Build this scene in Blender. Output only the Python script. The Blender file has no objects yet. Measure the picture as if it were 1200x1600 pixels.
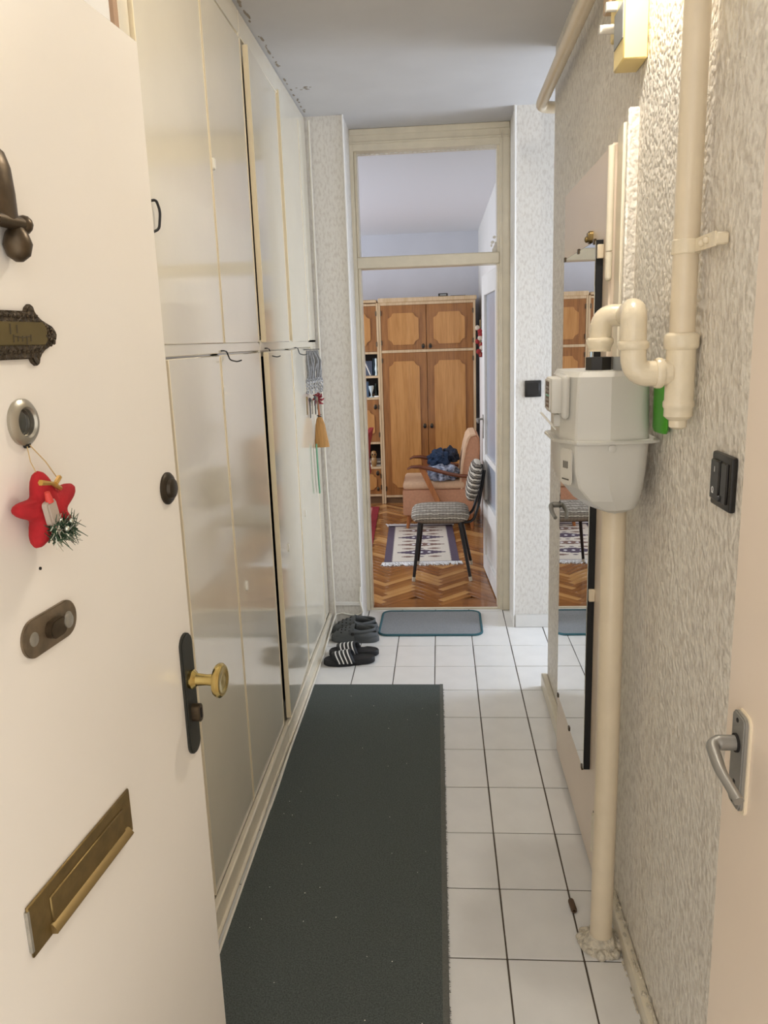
import bpy, bmesh, math, random
from mathutils import Vector, Matrix, noise
random.seed(7)
SC = bpy.context.scene
COL = SC.collection
PI = math.pi
R = math.radians

# ---------------------------------------------------------------- camera
FPX, YAW, PITCH, ROLL, EYE = 1221.673, -0.0757824, 0.2164357, -0.0333813, 1.6005
cy_, sy_, cp_, sp_ = math.cos(YAW), math.sin(YAW), math.cos(PITCH), math.sin(PITCH)
fw = Vector((sy_*cp_, cy_*cp_, -sp_)); rt = Vector((cy_, -sy_, 0)); up = rt.cross(fw)
cr_, sr_ = math.cos(ROLL), math.sin(ROLL)
rt2 = rt*cr_ + up*sr_; up2 = up*cr_ - rt*sr_
cam = bpy.data.cameras.new('camera'); camo = bpy.data.objects.new('camera', cam); COL.objects.link(camo)
cam.sensor_fit = 'HORIZONTAL'; cam.sensor_width = 36.0; cam.lens = FPX/1200*36.0
cam.clip_start = 0.02
camo.matrix_world = Matrix(((rt2.x, up2.x, -fw.x, 0), (rt2.y, up2.y, -fw.y, 0), (rt2.z, up2.z, -fw.z, EYE), (0, 0, 0, 1)))
SC.camera = camo

# ---------------------------------------------------------------- light and exposure
SC.view_settings.view_transform = 'Standard'; SC.view_settings.look = 'None'
SC.view_settings.gamma = 1.0; SC.view_settings.use_curve_mapping = False
SC.view_settings.exposure = 0.45
world = bpy.data.worlds.new('world'); SC.world = world; world.use_nodes = True
bg = world.node_tree.nodes['Background']
bg.inputs[0].default_value = (1.0, 0.96, 0.91, 1); bg.inputs[1].default_value = 1.30   # stairwell behind the camera

def area(name, loc, target, sx, sy, power, color):
    l = bpy.data.lights.new(name, 'AREA'); l.shape = 'RECTANGLE'; l.size = sx; l.size_y = sy
    l.energy = power; l.color = color
    o = bpy.data.objects.new(name, l); COL.objects.link(o); o.location = loc
    o.rotation_euler = (Vector(target)-Vector(loc)).to_track_quat('-Z', 'Y').to_euler()
    return o
area('passage_daylight', (2.25, 3.82, 1.45), (0, 3.82, 1.2), 0.7, 1.5, 29, (0.68, 0.80, 1.0))
area('living_room_daylight', (-2.75, 6.2, 1.55), (0.4, 6.5, 1.55), 2.2, 1.5, 50, (0.84, 0.91, 1.0))
LAMP_W = 16.5      # watts of the bulb in the wall lamp, built further down

# ---------------------------------------------------------------- materials
def lin(c):
    c = c/255.0
    return c/12.92 if c <= 0.04045 else ((c+0.055)/1.055)**2.4
def rgb(t): return (lin(t[0]), lin(t[1]), lin(t[2]), 1.0)

class NT:
    def __init__(s, m):
        m.use_nodes = True; s.t = m.node_tree; s.n = s.t.nodes; s.b = s.n['Principled BSDF']
    def new(s, typ, **kw):
        n = s.n.new(typ)
        for k, v in kw.items(): setattr(n, k, v)
        return n
    def link(s, a, b): s.t.links.new(a, b)
    def coords(s, scale=(1, 1, 1), kind='Object', rot=(0, 0, 0)):
        tc = s.new('ShaderNodeTexCoord'); mp = s.new('ShaderNodeMapping')
        mp.inputs['Scale'].default_value = scale; mp.inputs['Rotation'].default_value = rot
        s.link(tc.outputs[kind], mp.inputs['Vector']); return mp.outputs[0]
    def noise(s, vec, scale, detail=3, rough=0.5):
        n = s.new('ShaderNodeTexNoise'); n.inputs['Scale'].default_value = scale
        n.inputs['Detail'].default_value = detail; n.inputs['Roughness'].default_value = rough
        s.link(vec, n.inputs['Vector']); return n.outputs['Fac']
    def ramp(s, fac, stops):
        r = s.new('ShaderNodeValToRGB'); e = r.color_ramp.elements
        while len(e) < len(stops): e.new(0.5)
        for i, (p, c) in enumerate(stops): e[i].position = p; e[i].color = c
        s.link(fac, r.inputs[0]); return r.outputs[0]
    def bump(s, h, strength, dist=0.01):
        b = s.new('ShaderNodeBump'); b.inputs['Strength'].default_value = strength; b.inputs['Distance'].default_value = dist
        s.link(h, b.inputs['Height']); s.link(b.outputs[0], s.b.inputs['Normal'])

MATS = {}
def mat(name, color, rough=0.5, metal=0.0, var=0.0, vscale=20, stretch=(1, 1, 1), bump=0.0, bscale=60, bdist=0.004, coat=0.0, spec=0.5, color2=None, kind='Object', **kw):
    if name in MATS: return MATS[name]
    m = bpy.data.materials.new(name); nt = NT(m); b = nt.b
    c = rgb(color)
    b.inputs['Base Color'].default_value = c; b.inputs['Roughness'].default_value = rough
    b.inputs['Metallic'].default_value = metal; b.inputs['Specular IOR Level'].default_value = spec
    b.inputs['Coat Weight'].default_value = coat; b.inputs['Coat Roughness'].default_value = 0.08
    if var or color2:
        c2 = rgb(color2) if color2 else tuple(x*(1-var) for x in c[:3])+(1,)
        f = nt.noise(nt.coords(stretch, kind), vscale, 4)
        nt.link(nt.ramp(f, [(0.35, c2), (0.65, c)]), b.inputs['Base Color'])
    if bump:
        nt.bump(nt.noise(nt.coords(stretch, kind), bscale, 3), bump, bdist)
    for k, v in kw.items(): b.inputs[k].default_value = v
    MATS[name] = m; return m

def wallpaper(name, base, fleck, lo, hi, bump, dist, sc=(78, 78, 34)):
    m = bpy.data.materials.new(name); nt = NT(m); nt.b.inputs['Roughness'].default_value = 0.45
    a = nt.noise(nt.coords(sc), 1.0, 2, 0.5)
    v = nt.new('ShaderNodeTexVoronoi', feature='F1'); v.inputs['Scale'].default_value = 1.0
    nt.link(nt.coords((sc[0]*1.25, sc[1]*1.25, sc[2]*1.5)), v.inputs['Vector'])
    nt.link(nt.ramp(a, [(lo, rgb(fleck)), (hi, rgb(base))]), nt.b.inputs['Base Color'])
    h = nt.new('ShaderNodeMath', operation='MULTIPLY_ADD'); nt.link(v.outputs['Distance'], h.inputs[0]); h.inputs[1].default_value = -0.5; nt.link(a, h.inputs[2])
    nt.bump(h.outputs[0], bump, dist)
    return m

def woodmat(name, dark, light, scale=6, rough=0.4, axis='z', coat=0.15):
    m = bpy.data.materials.new(name); nt = NT(m)
    st = {'z': (14, 14, 0.9), 'x': (0.9, 14, 14), 'y': (14, 0.9, 14)}[axis]
    f = nt.noise(nt.coords(st), scale, 5, 0.6)
    f2 = nt.noise(nt.coords(tuple(q*0.25 for q in st)), scale, 3)
    ad = nt.new('ShaderNodeMath', operation='ADD'); nt.link(f, ad.inputs[0]); nt.link(f2, ad.inputs[1])
    hf = nt.new('ShaderNodeMath', operation='MULTIPLY'); hf.inputs[1].default_value = 0.5; nt.link(ad.outputs[0], hf.inputs[0])
    nt.link(nt.ramp(hf.outputs[0], [(0.36, rgb(dark)), (0.62, rgb(light))]), nt.b.inputs['Base Color'])
    nt.b.inputs['Roughness'].default_value = rough; nt.b.inputs['Coat Weight'].default_value = coat
    nt.bump(f, 0.08, 0.002)
    return m

CREAM = mat('cream_gloss_paint', (236, 227, 206), 0.10, var=0.05, vscale=3, bump=0.035, bscale=7, bdist=0.01, coat=0.6)
CREAM2 = mat('cream_frame_paint', (228, 218, 196), 0.3, var=0.08, vscale=14, bump=0.06, bscale=40)
DOORP = mat('warm_white_door_paint', (240, 233, 222), 0.24, var=0.03, vscale=3, bump=0.05, bscale=12, bdist=0.006)
DOORP2 = mat('beige_door_paint', (231, 213, 192), 0.3, var=0.04, vscale=3, bump=0.05, bscale=12, bdist=0.006)
PIPEP = mat('cream_pipe_paint', (230, 214, 186), 0.28, var=0.05, vscale=18, bump=0.12, bscale=55)
FITP = mat('thick_fitting_paint', (236, 222, 194), 0.26, var=0.05, vscale=30, bump=0.35, bscale=70, bdist=0.004)
WPAPER = wallpaper('embossed_wallpaper', (231, 224, 211), (207, 198, 184), 0.34, 0.58, 0.8, 0.008, (68, 68, 50))
WPAPER_B = wallpaper('flecked_wallpaper', (227, 223, 216), (212, 206, 198), 0.34, 0.54, 0.25, 0.003, (85, 85, 40))
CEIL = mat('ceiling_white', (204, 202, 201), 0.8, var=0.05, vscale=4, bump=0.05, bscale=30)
PLAIN = mat('plain_white_wall', (232, 229, 224), 0.7, var=0.05, vscale=5, bump=0.06, bscale=40)
ROOMW = mat('living_room_wall', (214, 214, 220), 0.8, var=0.04, vscale=4)
TILE = mat('white_floor_tile', (232, 230, 226), 0.17, var=0.05, vscale=9, bump=0.06, bscale=70, bdist=0.002, kind='Object')
GROUT = mat('dark_grout', (84, 74, 62), 0.9)
MATPILE = mat('charcoal_green_pile', (96, 102, 99), 0.95, var=0.45, vscale=260, bump=0.5, bscale=420, bdist=0.004, spec=0.15)
MATEDGE = mat('grey_mat_binding', (104, 104, 98), 0.9, var=0.2, vscale=200)
GREYMAT = mat('grey_doormat_pile', (150, 152, 154), 0.95, var=0.25, vscale=240, bump=0.4, bscale=380, spec=0.15)
TEAL = mat('teal_binding', (52, 92, 100), 0.9)
BLACKP = mat('black_plastic', (26, 23, 21), 0.35)
BLACKM = mat('black_steel', (20, 20, 22), 0.35)
DARK = mat('dark_interior', (30, 26, 22), 0.9)
GREY = mat('meter_grey_paint', (206, 203, 194), 0.34, bump=0.03, bscale=60)
GREY2 = mat('grey_plastic', (150, 152, 150), 0.4)
ALU = mat('satin_aluminium', (146, 143, 136), 0.45, 0.55, bump=0.04, bscale=90)
BRASS = mat('polished_brass', (204, 182, 118), 0.22, 1.0, bump=0.03, bscale=40)
OLDBRASS = mat('dull_brass', (142, 120, 76), 0.4, 0.8, var=0.25, vscale=40, bump=0.05, bscale=80)
BRONZE = mat('dark_bronze', (84, 72, 56), 0.45, 0.7, var=0.4, vscale=90, bump=0.9, bscale=130, bdist=0.006)
BRONZE_S = mat('smooth_bronze', (92, 78, 60), 0.4, 0.75, var=0.3, vscale=50)
PLATE = mat('olive_brass_plate', (112, 98, 60), 0.4, 0.6, var=0.12, vscale=30)
INK = mat('engraved_lettering', (66, 54, 30), 0.6)
STEELW = mat('worn_steel', (190, 186, 176), 0.35, 0.8, var=0.2, vscale=80)
RED = mat('red_felt', (176, 24, 32), 0.85, var=0.2, vscale=60, bump=0.2, bscale=300)
GREENT = mat('green_tinsel', (52, 78, 56), 0.35, 0.5)
SILVT = mat('silver_tinsel', (196, 200, 186), 0.25, 0.9)
GOLDT = mat('gold_ribbon', (200, 158, 80), 0.35, 0.7)
STRING = mat('thin_cord', (188, 160, 110), 0.8)
LANT = mat('pale_lantern', (176, 160, 146), 0.5)
MIRROR = mat('mirror_silver', (240, 242, 240), 0.0, 1.0)
YELLOW = mat('aged_yellow_plastic', (232, 208, 138), 0.35, bump=0.03, bscale=50)
LABELG = mat('grey_label', (140, 140, 136), 0.5)
PORC = mat('white_porcelain', (238, 234, 224), 0.2)
PLASTER = mat('rough_plaster', (222, 212, 192), 0.8, var=0.35, vscale=70, bump=1.0, bscale=60, bdist=0.012)
GREENB = mat('green_plastic', (66, 150, 30), 0.35)
CABLE = mat('white_cable', (226, 220, 206), 0.4)
CROC = mat('grey_foam', (84, 87, 88), 0.7, bump=0.1, bscale=120)
SLIDE = mat('black_rubber', (22, 23, 26), 0.55, bump=0.1, bscale=140)
WHITE = mat('white_stripe', (232, 230, 226), 0.6)
GREYSTR = mat('grey_string', (150, 150, 150), 0.7, var=0.3, vscale=80)
KEYM = mat('key_metal', (150, 140, 120), 0.35, 0.8, var=0.4, vscale=120)
BRISTLE = mat('straw_bristle', (196, 146, 84), 0.8, var=0.35, vscale=12, stretch=(25, 25, 1))
GREENST = mat('green_strap', (96, 150, 112), 0.6)
REDR = mat('dark_red_ribbon', (140, 40, 50), 0.6)
W_DARK = woodmat('oak_door_wood', (128, 80, 36), (164, 108, 54))
W_LIGHT = woodmat('pale_oak_panel', (176, 120, 60), (198, 142, 80))
W_FRAME = woodmat('beech_frame', (196, 164, 122), (216, 188, 150))
W_PLINTH = woodmat('plinth_wood', (92, 66, 42), (116, 86, 56), axis='x')
W_ARM = woodmat('walnut_arm', (88, 44, 22), (124, 66, 34), axis='x', rough=0.25)
W_ARM2 = woodmat('warm_beech_strut', (150, 88, 44), (184, 116, 64), rough=0.3)
PARQ = [woodmat('parquet_oak_dark', (124, 76, 36), (150, 96, 50), axis='x', rough=0.22, coat=0.3),
        woodmat('parquet_oak_mid', (146, 94, 46), (170, 116, 62), axis='x', rough=0.22, coat=0.3),
        woodmat('parquet_oak_light', (182, 130, 74), (208, 158, 98), axis='x', rough=0.22, coat=0.3)]
SALMON = mat('salmon_upholstery', (200, 146, 112), 0.9, var=0.12, vscale=50, bump=0.2, bscale=400)
SALMON2 = mat('lit_salmon_upholstery', (226, 188, 152), 0.9, var=0.08, vscale=50, bump=0.2, bscale=400)  # salmon made paler to paint in light on faces turned toward it
DENIM = mat('dark_blue_denim', (40, 62, 92), 0.9, var=0.35, vscale=30, bump=0.3, bscale=60)
NAVY = mat('navy_cloth', (44, 52, 70), 0.9, var=0.4, vscale=30, bump=0.3, bscale=60)
PRINTC = mat('grey_print_cloth', (192, 200, 218), 0.9, color2=(80, 88, 108), vscale=30, bump=0.3, bscale=60)
CREAMR = mat('cream_rug_wool', (222, 212, 196), 0.95, var=0.1, vscale=120, bump=0.3, bscale=300)
PURPLE = mat('purple_rug_wool', (92, 78, 94), 0.95, var=0.2, vscale=120)
BROWNR = mat('brown_rug_wool', (134, 104, 92), 0.95, var=0.2, vscale=120)
FRINGE = mat('white_fringe', (236, 234, 232), 0.95)
REDRUG = mat('red_rug_wool', (150, 34, 44), 0.95, var=0.3, vscale=60)
DARKRUG = mat('dark_rug_pattern', (70, 32, 36), 0.95, color2=(120, 92, 80), vscale=40)
REDCH = mat('red_chair_fabric', (150, 26, 26), 0.8, var=0.15, vscale=40)

def stripes(name, stops, dashes):
    m = bpy.data.materials.new(name); nt = NT(m); nt.b.inputs['Roughness'].default_value = 0.95
    tc = nt.new('ShaderNodeTexCoord'); sp = nt.new('ShaderNodeSeparateXYZ'); nt.link(tc.outputs['UV'], sp.inputs[0])
    wob = nt.noise(nt.coords((45, 45, 45)), 1.0, 2)
    w1 = nt.new('ShaderNodeMath', operation='MULTIPLY_ADD'); nt.link(wob, w1.inputs[0]); w1.inputs[1].default_value = 0.45; nt.link(sp.outputs[1], w1.inputs[2])
    fr = nt.new('ShaderNodeMath', operation='FRACT'); nt.link(w1.outputs[0], fr.inputs[0])
    fx = nt.new('ShaderNodeMath', operation='FRACT'); nt.link(sp.outputs[0], fx.inputs[0])
    base = nt.ramp(fr.outputs[0], [(p, rgb(c)) for p, c in stops])
    dash = nt.ramp(fx.outputs[0], [(0.0, (1, 1, 1, 1)), (0.65, (1, 1, 1, 1)), (0.75, (0.5, 0.48, 0.45, 1)), (1, (0.5, 0.48, 0.45, 1))])
    mx = nt.new('ShaderNodeMixRGB', blend_type='MULTIPLY'); mx.inputs[0].default_value = dashes
    nt.link(base, mx.inputs[1]); nt.link(dash, mx.inputs[2]); nt.link(mx.outputs[0], nt.b.inputs['Base Color'])
    nt.bump(nt.noise(nt.coords((1, 1, 1)), 300, 2), 0.4, 0.004)
    return m
G_, D_, L_ = (148, 138, 124), (70, 63, 56), (214, 206, 190)
STRIPE = stripes('striped_seat_weave', [(0.0, G_), (0.46, G_), (0.52, D_), (0.60, D_), (0.64, L_), (0.82, L_), (0.88, D_), (0.95, G_)], 0.35)
STRIPE2 = stripes('striped_back_weave', [(0.0, L_), (0.30, L_), (0.38, D_), (0.62, D_), (0.68, G_), (0.80, G_), (0.86, D_), (0.95, D_), (1.0, L_)], 0.25)

def glassmat(name, tint, mixf, rough=0.05):
    m = bpy.data.materials.new(name); m.use_nodes = True; t = m.node_tree
    out = t.nodes['Material Output']; t.nodes.remove(t.nodes['Principled BSDF'])
    tr = t.nodes.new('ShaderNodeBsdfTransparent'); tr.inputs[0].default_value = rgb(tint)
    gl = t.nodes.new('ShaderNodeBsdfGlossy'); gl.inputs['Roughness'].default_value = rough
    mx = t.nodes.new('ShaderNodeMixShader'); mx.inputs[0].default_value = mixf
    t.links.new(tr.outputs[0], mx.inputs[1]); t.links.new(gl.outputs[0], mx.inputs[2]); t.links.new(mx.outputs[0], out.inputs[0])
    return m
CLEAR = glassmat('clear_pane_glass', (250, 251, 252), 0.006, 0.35)
VGLASS = mat('vase_glass', (206, 220, 222), 0.05, spec=0.8, var=0.1, vscale=30)
FROST = mat('ribbed_frosted_glass', (176, 182, 194), 0.28, var=0.06, vscale=8, bump=0.25, bscale=160, bdist=0.003)

# ---------------------------------------------------------------- mesh helpers
class MB:
    """collects shapes into one bmesh"""
    def __init__(s): s.bm = bmesh.new()
    def _merge(s, t, M=None):
        if M is not None: t.transform(M)
        me = bpy.data.meshes.new('tmp'); t.to_mesh(me); s.bm.from_mesh(me); bpy.data.meshes.remove(me); t.free(); return s
    def box(s, x0, x1, y0, y1, z0, z1, bev=0.0, seg=1, M=None):
        t = bmesh.new(); bmesh.ops.create_cube(t, size=1)
        for v in t.verts: v.co = Vector(((x0+x1)/2+v.co.x*(x1-x0), (y0+y1)/2+v.co.y*(y1-y0), (z0+z1)/2+v.co.z*(z1-z0)))
        if bev: bmesh.ops.bevel(t, geom=t.edges[:], offset=bev, segments=seg, affect='EDGES', profile=0.5)
        return s._merge(t, M)
    def loft(s, rings, cap=True, closed=True, M=None):
        t = bmesh.new(); vs = [[t.verts.new(p) for p in r] for r in rings]; n = len(rings[0])
        for a, b in zip(vs, vs[1:]):
            for i in range(n if closed else n-1):
                j = (i+1) % n
                try: t.faces.new((a[i], a[j], b[j], b[i]))
                except ValueError: pass
        if cap and closed:
            for r in (vs[0], vs[-1]):
                try: t.faces.new(r)
                except ValueError: pass
        bmesh.ops.recalc_face_normals(t, faces=t.faces[:])
        return s._merge(t, M)
    def tube(s, pts, r, n=10, cap=True, M=None):
        pts = [Vector(p) for p in pts]; k = len(pts); rs = r if isinstance(r, (list, tuple)) else [r]*k
        rings = []; prev = None
        for i, p in enumerate(pts):
            d = (pts[min(i+1, k-1)]-pts[max(i-1, 0)]).normalized()
            if prev is None:
                a = Vector((0, 0, 1)) if abs(d.z) < 0.9 else Vector((1, 0, 0)); u = d.cross(a).normalized()
            else: u = (prev-d*prev.dot(d)).normalized()
            prev = u; w = d.cross(u)
            rings.append([p+(u*math.cos(2*PI*j/n)+w*math.sin(2*PI*j/n))*rs[i] for j in range(n)])
        return s.loft(rings, cap, True, M)
    def cyl(s, p0, p1, r0, r1=None, n=20, M=None): return s.tube([p0, p1], [r0, r0 if r1 is None else r1], n, True, M)
    def lathe(s, prof, n=24, M=None):
        rings = [[Vector((r*math.cos(2*PI*j/n), r*math.sin(2*PI*j/n), z)) for j in range(n)] for r, z in prof]
        return s.loft(rings, True, True, M)
    def prism(s, poly, z0, z1, bev=0.0, M=None):
        t = bmesh.new(); a = [t.verts.new((x, y, z0)) for x, y in poly]; b = [t.verts.new((x, y, z1)) for x, y in poly]; n = len(poly)
        t.faces.new(a[::-1]); top = t.faces.new(b)
        for i in range(n): t.faces.new((a[i], a[(i+1) % n], b[(i+1) % n], b[i]))
        bmesh.ops.recalc_face_normals(t, faces=t.faces[:])
        if bev: bmesh.ops.bevel(t, geom=list(top.edges), offset=bev, segments=2, affect='EDGES')
        return s._merge(t, M)
    def ball(s, c, rx, ry=None, rz=None, sub=2, M=None):
        t = bmesh.new(); bmesh.ops.create_icosphere(t, subdivisions=sub, radius=1)
        ry = rx if ry is None else ry; rz = rx if rz is None else rz
        for v in t.verts: v.co = Vector((c[0]+v.co.x*rx, c[1]+v.co.y*ry, c[2]+v.co.z*rz))
        return s._merge(t, M)
    def build(s, name, m, parent=None, loc=None, rotz=0.0, label=None, smooth=True, ang=38, M=None):
        me = bpy.data.meshes.new(name)
        if M is not None: s.bm.transform(M)
        s.bm.normal_update(); s.bm.to_mesh(me); s.bm.free()
        if smooth:
            for p in me.polygons: p.use_smooth = True
            me.set_sharp_from_angle(angle=R(ang))
        for q in (m if isinstance(m, (list, tuple)) else [m]): me.materials.append(q)
        o = bpy.data.objects.new(name, me); COL.objects.link(o)
        if parent is not None: o.parent = parent
        if loc is not None: o.location = loc
        o.rotation_euler[2] = rotz
        if label: o['label'] = label
        return o

def thing(name, label, cat, loc=(0, 0, 0), rotz=0.0, group=None):
    o = bpy.data.objects.new(name, None); o.empty_display_size = 0.05; COL.objects.link(o)
    o.location = loc; o.rotation_euler[2] = rotz; o['label'] = label; o['category'] = cat
    if group: o['group'] = group
    return o
def tag(o, label, cat, group=None):
    o['label'] = label; o['category'] = cat
    if group: o['group'] = group
    return o
def struct(o, label=None):
    o['kind'] = 'structure'
    if label: o['label'] = label
    return o
def copy_tree(o, parent=None):
    c = o.copy(); COL.objects.link(c)
    if parent is not None: c.parent = parent
    for ch in list(o.children): copy_tree(ch, c)
    return c
def fillet(pts, r, n=6):
    pts = [Vector(p) for p in pts]; out = [pts[0]]
    for i in range(1, len(pts)-1):
        a, b, c = pts[i-1], pts[i], pts[i+1]; u = (a-b); v = (c-b); k = min(r, u.length*0.49, v.length*0.49)
        p, q = b+u.normalized()*k, b+v.normalized()*k
        for j in range(n+1):
            t = j/n; out.append(p*(1-t)**2+b*2*t*(1-t)+q*t*t)
    out.append(pts[-1]); return out
def rrect(x0, x1, y0, y1, r, n=5):
    out = []
    for cx, cy, a0 in ((x1-r, y1-r, 0), (x0+r, y1-r, 90), (x0+r, y0+r, 180), (x1-r, y0+r, 270)):
        for j in range(n+1):
            a = R(a0+90*j/n); out.append((cx+r*math.cos(a), cy+r*math.sin(a)))
    return out
MXZ = Matrix(((1, 0, 0, 0), (0, 0, -1, 0), (0, 1, 0, 0), (0, 0, 0, 1)))    # prism (x,y)->(x,z), extrusion toward -y
MYZ_ = Matrix(((0, 0, -1, 0), (1, 0, 0, 0), (0, 1, 0, 0), (0, 0, 0, 1)))   # prism (x,y)->(y,z), extrusion toward -x
MYZp = Matrix(((0, 0, 1, 0), (1, 0, 0, 0), (0, 1, 0, 0), (0, 0, 0, 1)))    # same, extrusion toward +x

# ================================================================ SETTING
XW = 0.475      # right wall face
YC = 3.42       # outer corner of right wall
YP = 4.20       # far wall face
HC = 2.70
floor = struct(MB().box(-0.80, 2.4, -0.3, 4.50, -0.06, -0.0025).build('floor', GROUT), 'hall floor of white rectangular tiles with dark joints')
# tiles: columns of 0.2, rows of 0.26926
tcache = {}
x0g, y0g, tw, td, gap = 0.15144, 3.92566, 0.2, 0.26926, 0.0022
k = 0
for i in range(-5, 12):
    xa, xb = x0g+i*tw+gap, x0g+(i+1)*tw-gap
    xa, xb = max(xa, -0.655), min(xb, 2.3)
    if xb-xa < 0.01: continue
    for j in range(-3, 13):
        yb, ya = y0g-j*td-gap, y0g-(j+1)*td+gap
        ya, yb = max(ya, 0.35), min(yb, 4.499)
        if yb-ya < 0.01: continue
        if xa > XW+0.02 and ya < YC-0.15: continue                  # behind the right wall
        if ya > YP+0.01 and (xb < -0.47 or xa > 0.40): continue      # under the far wall
        key = (round(xb-xa, 3), round(yb-ya, 3))
        if key not in tcache:
            o = MB().box(-(xb-xa)/2, (xb-xa)/2, -(yb-ya)/2, (yb-ya)/2, -0.008, 0, bev=0.0012).build('tile', TILE, floor)
            tcache[key] = o.data
        else:
            o = bpy.data.objects.new('tile', tcache[key]); COL.objects.link(o); o.parent = floor
        o.location = ((xa+xb)/2, (ya+yb)/2, random.uniform(-0.0004, 0.0003))

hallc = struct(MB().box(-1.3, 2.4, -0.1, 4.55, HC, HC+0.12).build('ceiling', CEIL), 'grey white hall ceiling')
cr = MB()
for i in range(32):
    y = random.uniform(2.6, 4.15); cr.ball((-0.640+abs(random.gauss(0, 0.006)), y, HC-0.001), random.uniform(0.002, 0.006), random.uniform(0.006, 0.03), 0.0015, 1)
for i in range(8):
    cr.ball((random.uniform(-0.62, -0.52), 3.72+random.uniform(-0.05, 0.08), HC-0.0005), random.uniform(0.004, 0.012), 0.004, 0.001, 1)
o = cr.build('ceiling_crack', mat('crack_dark', (150, 138, 122), 0.9), hallc); o['kind'] = 'stuff'
struct(MB().box(XW, XW+0.13, 0.15, YC, -0.05, HC).build('wall_right', WPAPER), 'cream embossed wallpaper wall along the right')
struct(MB().box(XW+0.13, 2.4, YC-0.12, YC, -0.05, HC).build('wall_passage', WPAPER_B))
struct(MB().box(2.3, 2.4, YC, YP, -0.05, 0.55).box(2.3, 2.4, YC, YP, 2.3, HC).build('wall_passage_end', PLAIN))
struct(MB().box(-1.3, -1.2, -0.1, 4.56, -0.05, HC).build('wall_left', PLAIN))
struct(MB().box(-1.3, -0.665, 0.6, 1.752, -0.05, HC).build('wall_left_pier', PLAIN), 'white wall strip between entry door and closets')
struct(MB().box(-1.3, -0.462, YP, 4.56, -0.05, HC).build('wall_far_left', WPAPER_B), 'narrow flecked wallpaper pier left of the living room doorway')
struct(MB().box(0.392, 2.4, YP, 4.56, -0.05, HC).build('wall_far_right', WPAPER_B), 'flecked wallpaper wall right of the living room doorway')
struct(MB().tube([(0.390, YP-0.003, 0.0), (0.390, YP-0.003, HC)], 0.006, 8).build('trim_2', PLAIN), 'white corner bead right of the doorway')
struct(MB().tube([(-0.462, YP-0.003, 0.0), (-0.462, YP-0.003, HC)], 0.006, 8).build('trim_3', PLAIN), 'white corner bead left of the doorway')
struct(MB().box(-0.70, -0.655, 1.7525, 1.7745, 0, HC-0.01, bev=0.002).build('trim_4', mat('brown_strip', (172, 142, 116), 0.6)), 'brown strip filling the gap between the wall and the first closet')  # brown box standing in the gap beside the first closet
# baseboards
struct(MB().box(XW-0.028, XW, 2.90, YC+0.01, 0, 0.066, bev=0.004).build('baseboard_right_far', CREAM2))
bb = struct(MB().box(XW-0.024, XW, 0.35, 1.985, 0, 0.052, bev=0.006, seg=2).build('baseboard_right', CREAM2), 'painted skirting with crumbling top edge along the right wall')
cm = MB()
for i in range(170):
    y = random.uniform(0.9, 1.98)
    if random.random() < 0.7: cm.ball((XW-random.uniform(0.002, 0.016), y, 0.053), random.uniform(0.002, 0.006), random.uniform(0.003, 0.011), random.uniform(0.002, 0.005), 1)
    else: cm.ball((XW-0.026, y, 0.0), random.uniform(0.002, 0.005), random.uniform(0.004, 0.012), 0.003, 1)
o = cm.build('plaster_crumb', PLASTER, bb); o['kind'] = 'stuff'
struct(MB().box(0.40, 2.3, YP-0.012, YP, 0, 0.075, bev=0.003).build('baseboard_far', TILE))

# ---- doorway frame with transom (trim_1) -------------------------------------------------
YD = 4.51
fr = MB()
fr.box(-0.478, -0.443, YD-0.03, 4.60, 0, 2.6998, bev=0.002)
fr.box(-0.443, -0.428, YD-0.005, 4.60, 0, 2.60, bev=0.003)
fr.box(0.337, 0.400, YD-0.03, 4.60, 0, 2.6998, bev=0.002)
fr.box(0.324, 0.340, YD-0.005, 4.60, 0, 2.60, bev=0.003)
fr.box(0.345, 0.352, YD-0.036, YD, 0, 2.66, bev=0.002)
tr1 = struct(fr.build('trim_1', CREAM2), 'cream painted frame of the living room doorway')
MB().box(-0.47, 0.40, YD-0.028, 4.60, 2.59, 2.6998, bev=0.003).box(-0.46, 0.39, YD-0.036, YD, 2.625, 2.635, bev=0.002).box(-0.46, 0.39, YD-0.034, YD, 2.668, 2.6998, bev=0.003).build('head_rail', CREAM2, tr1)
MB().box(-0.445, 0.338, YD-0.02, 4.60, 1.988, 2.05, bev=0.005).build('transom_bar', CREAM2, tr1)
MB().box(-0.445, 0.338, YD-0.010, YD+0.012, -0.01, 0.007, bev=0.002).build('threshold', CREAM2, tr1)
w1 = struct(MB().box(-0.44, 0.335, 4.548, 4.552, 2.05, 2.59).build('window_1', CLEAR), 'clear transom pane over the doorway')
sm = MB()
for i in range(26):
    t = random.random()
    sm.ball((0.332-abs(random.gauss(0, 0.02)), 4.546, 2.056+abs(random.gauss(0, 0.03))), 0.006+0.006*random.random(), 0.0008, 0.008+0.008*random.random(), 1)
for i in range(30): sm.ball((-0.42+i*0.0256, 4.546, 2.585+random.uniform(-0.003, 0.004)), 0.014, 0.0008, 0.004, 1)
o = sm.build('paint_smear', PLAIN, w1); o['kind'] = 'stuff'

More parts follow.
